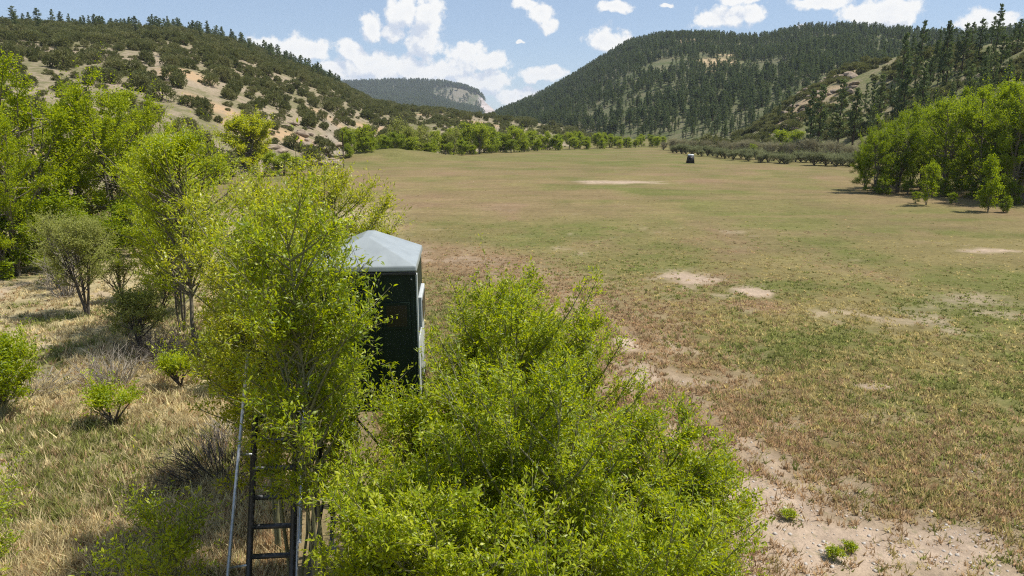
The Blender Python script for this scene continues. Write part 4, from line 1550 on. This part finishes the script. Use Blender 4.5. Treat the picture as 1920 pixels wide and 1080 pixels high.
def lpt(sx_, z, off=0.0):
    y_ = top_y - (top_z - z) / math.tan(lean)
    return [LX + sx_, y_ - off * math.sin(lean), z + off * math.cos(lean)]


g = Geo(); g.box((LX + .18, top_y + .48, ZF - .05), (.92, .92, .05)); g.build('landing', M_darksteel, bl)
g = Geo()
ladder = Geo()
ladder.tube([lpt(-LW / 2, -.05), lpt(-LW / 2, top_z + .05)], [.04, .04], 8).tube([lpt(LW / 2, -.05), lpt(LW / 2, top_z + .05)], [.04, .04], 8)
lad = ladder.build('ladder', M_darksteel, bl, True)
z = .25
while z < 3.3:
    g = Geo(); g.tube([lpt(-LW / 2 + .02, z), lpt(LW / 2 - .02, z)], [.034, .034], 8); g.build('rung', M_darksteel, lad, True)
    z += .317
g = Geo(); g.tube([lpt(LW / 2 + .05, .05, -.02), lpt(LW / 2 + .05, top_z, -.02)], [.02, .02], 8); g.build('side_rail', M_alu, bl, True)
for s_, nm in ((-1, 'handrail'), (1, 'handrail')):
    o = .30 if s_ < 0 else .16
    a0 = lpt(s_ * (LW / 2 + o), .05, .10); a1 = lpt(s_ * (LW / 2 + (.10 if s_ < 0 else o)), 3.3, .22)
    a2 = [a1[k_] + (a1[k_] - a0[k_]) * .24 for k_ in range(3)]
    pts_ = [a0, a1, a2] if s_ < 0 else [lpt(s_ * (LW / 2 + o), 2.0, .35), lpt(s_ * (LW / 2 + o), 3.4, .30), [LX + .5, top_y + .5, ZF + .9]]
    g = Geo(); g.tube(pts_, [.022] * 3, 8); hr = g.build('handrail', M_alu, bl, True)
    for z in ((1.75, 2.95) if s_ < 0 else (2.5,)):
        q = np.array(lpt(s_ * LW / 2, z)); k_ = (z - .05) / 3.25
        e_ = np.array(pts_[0]) * (1 - k_) + np.array(pts_[1]) * k_ if s_ < 0 else np.array(pts_[0]) * .6 + np.array(pts_[1]) * .4
        g = Geo(); g.tube([q, e_], [.014, .014], 6); g.build('bracket', M_alu if s_ < 0 else M_darksteel, hr, True)

# ------------------------------------------------------------------ saplings and shrubs near the camera


def near_plant(name, seed, x, y, h, r, label, leafm=M_near, cat='tree', group='saplings round the blind', woodm=M_green_bark, peak=.55, lo=.55, top=.2, **kw):
    d = dict(stems=3, spread=.35 * r, nb=70, tw=14, lpt=14, L=.074, Wd=.020, low=.12, up=(20, 65), tl=.36, r0=.028, detail=True, twig_r=.0038, shoots=14, tip=.42)
    d.update(kw)
    pr = proto(name, leafy(seed, h, ellip(r, lo, peak, top), **d), leafm, woodm)
    plant(name, pr, (x, y, gz(x, y)), 0, 1, label, cat, group)
    return pr


# left of the blind
near_plant('cottonwood_sapling', 401, -2.27, 7.3, 6.0, .70, 'leafy sapling in front of the ladder and left half of the blind', M_near, low=.45, nb=112, tw=14, stems=3, spread=.35, r0=.035, lo=.4, peak=.7, top=.4, shoots=6)
near_plant('cottonwood_sapling', 402, -3.25, 9.0, 5.95, .85, 'tall yellow-green sapling just left of the blind', M_yellow, low=.38, nb=120, tw=16, stems=3, spread=.5, lo=.5, peak=.68, top=.6, shoots=5)
near_plant('cottonwood_sapling', 403, -3.95, 10.3, 5.95, .7, 'yellow-green sapling left of the tall one beside the blind', M_yellow, low=.35, nb=105, tw=15, stems=3, spread=.4, top=.55, shoots=5, fine_leaf=False)
near_plant('cottonwood_sapling', 404, -2.95, 11.7, 6.1, .95, 'yellow-green sapling whose top shows behind the blind roof', M_yellow, low=.45, nb=165, tw=15, stems=4, spread=.35, lpt=13, lo=.8, top=.65, up=(-5, 55), shoots=3, fine_leaf=False)
near_plant('cottonwood_sapling', 405, -3.75, 12.6, 6.1, 1.0, 'yellow-green sapling behind the ones left of the blind', M_yellow, low=.25, nb=120, tw=14, stems=3, spread=.5, lpt=12, top=.5, shoots=5, fine_leaf=False)
# thicket right of the blind, nearest to the camera
TH_ = [(411, -.35, 10.3, 4.4, 1.15, 'back left sapling of the dense green thicket, right against the blind'),
       (412, .15, 9.3, 4.75, 1.1, 'tallest rounded sapling of the dense green thicket right of the blind'),
       (413, .70, 9.6, 4.2, .9, 'back right sapling of the dense green thicket'),
       (414, -.70, 7.4, 3.95, 1.1, 'sapling of the thicket just below the right wall of the blind'),
       (415, .45, 7.3, 4.3, 1.25, 'sapling in the middle of the dense green thicket'),
       (416, 1.4, 7.6, 3.6, 1.0, 'sapling on the right side of the dense green thicket'),
       (417, 2.2, 7.7, 2.8, .75, 'low loose sapling at the far right edge of the thicket'),
       (418, -.2, 5.7, 3.7, 1.0, 'nearest sapling at the bottom middle of the thicket'),
       (419, 1.0, 5.8, 3.45, 1.0, 'near sapling at the bottom right of the thicket'),
       (420, -1.15, 6.3, 3.6, .75, 'near sapling at the bottom left of the thicket, right of the ladder')]
for sd, x, y, h, r, lb in TH_:
    near_plant('willow_sapling', sd, x, y, h, r, lb, M_near, stems=5, spread=.75 * r, nb=122, tw=17, tip=.28, lpt=16, low=.10, lo=.65, peak=.62, top=.45, L=.067, Wd=.021, tl=.28, shoots=8, fine_leaf=sd == 418)
# loose growth
near_plant('willow_sapling', 431, -4.35, 7.2, 2.5, .5, 'small sapling at the bottom left of the ladder', M_near, stems=6, spread=.5, nb=45, tw=10, lpt=10, low=.12, L=.07)
near_plant('leafy_bush', 432, -7.75, 8.6, 2.3, .7, 'leafy bush cut by the bottom left corner', M_near, cat='bush', stems=5, spread=.6, nb=55, tw=11, lpt=11, L=.075)
mid = dict(detail=False, L=.10, Wd=.035, lpt=12, twig_r=.006)
near_plant('cottonwood_sapling', 441, -10.1, 21.0, 6.2, 1.95, 'medium sapling with dark trunk standing alone left of the blind', M_near, woodm=M_bark, group=None, stems=1, low=.25, nb=110, tw=16, tl=.45, r0=.07, lo=.7, **mid)
near_plant('cottonwood_sapling', 442, -11.2, 22.6, 5.4, 1.6, 'sapling close behind the left side of the dark-trunked one', M_near, woodm=M_bark, group=None, stems=3, low=.2, nb=80, tw=14, tl=.45, r0=.04, **mid)
near_plant('willow_bush', 443, -8.6, 21.0, 2.6, 1.1, 'bright yellow-green bush right of the dark-trunked sapling', M_yellow, cat='bush', group=None, stems=5, low=.1, nb=70, tw=12, tl=.4, **mid)
near_plant('willow_bush', 444, -15.9, 25.0, 3.5, .95, 'multi-stemmed olive bush standing in the straw at left', M_pale, cat='bush', group=None, woodm=M_darkdead, stems=8, spread=.8, low=.25, nb=80, tw=11, tl=.45, **mid)
near_plant('willow_bush', 445, -14.3, 27.5, 3.5, 1.1, 'yellow-green bush right of the olive one at left', M_near, cat='bush', group=None, stems=5, low=.15, nb=80, tw=12, tl=.45, **mid)
near_plant('willow_bush', 446, -12.4, 25.0, 3.3, 1.2, 'green bush between the olive bush and the dark-trunked sapling', M_near, cat='bush', group=None, stems=5, low=.12, nb=80, tw=12, tl=.45, **mid)
near_plant('willow_bush', 447, -11.7, 20.8, 1.7, .8, 'small thin bush at the foot of the dark-trunked sapling', M_pale, cat='bush', group=None, woodm=M_darkdead, stems=7, low=.2, nb=50, tw=9, tl=.35, **mid)
near_plant('willow_bush', 448, -12.3, 15.6, 1.75, .85, 'green bush at the left frame edge in the middle', M_near, cat='bush', group=None, stems=6, low=.1, nb=70, tw=11, tl=.35, **mid)
near_plant('willow_bush', 449, -28.0, 41.0, 2.6, 1.3, 'small green bush under the left cottonwoods', M_cotton, cat='bush', group=None, stems=5, low=.1, nb=60, tw=10, tl=.5, **dict(mid, L=.14, Wd=.07))
near_plant('willow_bush', 450, -7.4, 17.5, 1.2, .7, 'low green bush in the straw left of the ladder top', M_near, cat='bush', group=None, stems=5, low=.1, nb=50, tw=9, tl=.3, **mid)
near_plant('willow_bush', 451, -20.3, 30.5, 2.9, 1.0, 'thin brownish bush on the left frame edge', M_pale, cat='bush', group=None, woodm=M_darkdead, stems=9, spread=1.0, low=.3, nb=60, tw=8, tl=.4, **dict(mid, lpt=5))

for i, (px, py, h, r) in enumerate([(300, 600, 1.3, .8), (230, 570, 1.6, .9), (420, 690, 1.0, .8), (340, 730, .7, .9), (215, 800, .7, .5), (110, 545, 1.2, .7), (450, 640, 1.6, .9)]):
    x, y = gp(px, py)
    near_plant('willow_bush', 460 + i, x, y, h, r, ['fresh green shrub left of the dark-trunked sapling foot', 'fresh shrub right of the olive bush', 'low green shrub right of the dark brush', 'low grassy shrub in the straw below the dark brush',
               'tiny green shrub in the straw above the bottom left shadow', 'low shrub left of the olive bush', 'yellow-green shrub beside the handrail top'][i], M_pale if i in (0, 1, 5) else M_near, cat='bush', group=None, woodm=M_darkdead, stems=7, spread=.6, low=.15, nb=26, tw=8, tl=.34, up=(30, 80), **dict(mid, lpt=8))

# dead brush
for i, (x, y, h, r, n, m_, lb) in enumerate([
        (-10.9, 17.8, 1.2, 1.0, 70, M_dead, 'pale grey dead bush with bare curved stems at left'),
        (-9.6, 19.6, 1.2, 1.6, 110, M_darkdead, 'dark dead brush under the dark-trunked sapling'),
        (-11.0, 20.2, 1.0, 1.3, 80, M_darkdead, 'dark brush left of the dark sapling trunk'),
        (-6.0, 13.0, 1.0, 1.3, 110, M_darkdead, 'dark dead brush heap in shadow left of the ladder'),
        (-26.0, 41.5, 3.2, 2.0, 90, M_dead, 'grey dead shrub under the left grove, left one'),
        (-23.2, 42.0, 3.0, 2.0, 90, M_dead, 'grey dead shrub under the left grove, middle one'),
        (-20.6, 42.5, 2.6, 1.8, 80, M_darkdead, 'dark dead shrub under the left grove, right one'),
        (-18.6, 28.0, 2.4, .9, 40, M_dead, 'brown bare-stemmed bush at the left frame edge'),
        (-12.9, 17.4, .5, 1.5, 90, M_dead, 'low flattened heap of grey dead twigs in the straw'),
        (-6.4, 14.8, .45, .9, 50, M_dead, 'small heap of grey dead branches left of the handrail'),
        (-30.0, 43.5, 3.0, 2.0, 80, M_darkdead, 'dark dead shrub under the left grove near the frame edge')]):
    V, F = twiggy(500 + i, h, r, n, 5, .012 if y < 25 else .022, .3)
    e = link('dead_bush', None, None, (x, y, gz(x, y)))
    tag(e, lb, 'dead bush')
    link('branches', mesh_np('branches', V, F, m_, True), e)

# ------------------------------------------------------------------ grass


def grass(name, n, rmin, rmax, thr, hgt, nbl, seed, label, test):
    r_ = np.random.default_rng(seed)
    r = np.exp(r_.uniform(math.log(rmin), math.log(rmax), n * 2))
    th = np.radians(r_.uniform(thr[0], thr[1], n * 2))
    x, y = r * np.sin(th), r * np.cos(th)
    z, ids_ = ground_h(x, y, True)
    bare, green, russet, dry, left = cover(x, y)
    clump = fbm(x / .8, y / .8, 95, 2)
    keep = (ids_ == 0) & (r_.random(n * 2) < (1 - .93 * bare) * sstep(.25, .6, clump + .12) * test(x, y, left) * (1 - .98 * sstep(20, 60, r)))
    sel = np.nonzero(keep)[0][:n]
    x, y, z, green, russet, dry, left, r = [q[sel] for q in (x, y, z, green, russet, dry, left, r)]
    m = len(x)
    w = np.stack([green, russet, dry], 1) + .05
    w = w / w.sum(1, keepdims=True)
    cs = np.cumsum(w, 1)
    pick = (r_.random(m)[:, None] > cs).sum(1).clip(0, 2)
    cols = np.stack([C_GREEN * 2.45, C_RUSSET * 2.4, C_DRY * 2.9])
    c = cols[pick]
    c = np.where(((pick == 2) & (left > .5))[:, None], C_STRAW * 1.75, c)
    c = np.minimum(c * r_.uniform(.6, 1.4, m)[:, None], .8)
    bi = np.repeat(np.arange(m), nbl)
    k = len(bi)
    tr = .10 * r_.uniform(.4, 1.6, m)
    a = r_.uniform(0, 6.283, k)
    rad = np.sqrt(r_.random(k)) * tr[bi]
    bx, by = x[bi] + np.cos(a) * rad, y[bi] + np.sin(a) * rad
    hh = (hgt * r_.uniform(.5, 1.4, m) * (1 + .6 * left) * (1 - .6 * sstep(14, 45, r)))[bi] * r_.uniform(.5, 1.2, k)
    ln = r_.normal(0, .45, (k, 2)) * hh[:, None]
    wd = .006 * r_.uniform(.6, 1.5, k) * (1 + r[bi] / 9.0)
    pa = r_.uniform(0, 6.283, k)
    ox, oy = np.cos(pa) * wd, np.sin(pa) * wd
    zb = z[bi] - .01
    V = np.stack([np.stack([bx - ox, by - oy, zb], 1), np.stack([bx + ox, by + oy, zb], 1), np.stack([bx + ln[:, 0], by + ln[:, 1], zb + hh], 1)], 1).reshape(-1, 3)
    F = np.arange(k * 3).reshape(-1, 3)
    cc = np.repeat(c[bi] * r_.uniform(.75, 1.25, k)[:, None], 3, 0)
    o = link(name, mesh_np(name, V, F, M_grass, False, {'col': cc}))
    tag(o, label, 'grass', None, 'stuff')


grass('meadow_grass', 38000, 7.5, 80, (-12, 44), .12, 9, 61, 'short patchy green and russet meadow grass across the field', lambda x, y, left: (left < .5) * 1.0)
grass('dry_grass', 19000, 7.5, 48, (-44, -2), .13, 9, 62, 'tall dry straw grass on the left below the trees', lambda x, y, left: (left >= .5) * 1.0)

for i, (px, py, sc_) in enumerate([(1560, 1045, .42), (1480, 970, .36), (1590, 1032, .24)]):
    x, y = gp(px, py)
    near_plant('weed_clump', 600 + i, x, y, .16 * sc_ * 2, .34 * sc_ * 1.6, 'bright green weed clump on the bare soil, %s from the left' % ordinal([1, 0, 2][i]), M_near, 'weed', 'weeds on the bare soil',
               stems=5, spread=.15, nb=22, tw=7, lpt=6, L=.035, Wd=.014, low=.05, up=(10, 60), tl=.07, r0=.004, twig_r=.0012, shoots=0)
r_ = np.random.default_rng(63)
g = Geo()
pxs, pys = r_.uniform(1250, 1920, 3000), r_.uniform(640, 1085, 3000)
dx, dy, dz = raydir(pxs, pys)
xs, ys = -CAM_Z / dz * dx, -CAM_Z / dz * dy
ok = r_.random(3000) < cover(xs, ys)[0] ** 1.5 * .6 + .01
xs, ys = xs[ok], ys[ok]
zs = ground_h(xs, ys)
cube = np.array([[-1, -1, -.5], [1, -1, -.4], [1, 1, -.5], [-1, 1, -.5], [-.7, -.6, .5], [.6, -.7, .6], [.7, .6, .45], [-.6, .7, .5]])
for x, y, z in zip(xs, ys, zs):
    q = cube * (.008 + .03 * r_.random() ** 4) * r_.uniform(.7, 1.3, (8, 3))
    ang = r_.uniform(0, 6.28)
    q = np.stack([q[:, 0] * math.cos(ang) - q[:, 1] * math.sin(ang), q[:, 0] * math.sin(ang) + q[:, 1] * math.cos(ang), q[:, 2]], 1)
    g.add(q + np.array([x, y, z + .004]), [[0, 3, 2, 1], [4, 5, 6, 7], [0, 1, 5, 4], [1, 2, 6, 5], [2, 3, 7, 6], [3, 0, 4, 7]])
M_peb = plain_mat('pale_gravel', (0.30, 0.26, 0.22), (0.50, 0.46, 0.41), 9.0, .9, .1)
tag(g.build('gravel', M_peb), 'pale gravel scattered on the bare soil at lower right', 'gravel', None, 'stuff')

# ------------------------------------------------------------------ haze
g = Geo(); g.box((0, 0, 115), (9200, 9200, 250))
V, F = g.arrays()
hz_m = bpy.data.materials.new('haze_air')
hz_m.use_nodes = True
hz_m.node_tree.nodes.clear()
hb = NB(hz_m.node_tree)
pv = hb.n('ShaderNodeVolumePrincipled')
pv.inputs['Color'].default_value = (0.80, 0.88, 1.0, 1)
pv.inputs['Density'].default_value = 0.00010
ho = hb.n('ShaderNodeOutputMaterial')
hb.link(pv.outputs[0], ho.inputs['Volume'])
HAZE = True
if HAZE:
    tag(link('haze', mesh_np('haze', V, F, hz_m)), kind='stuff')
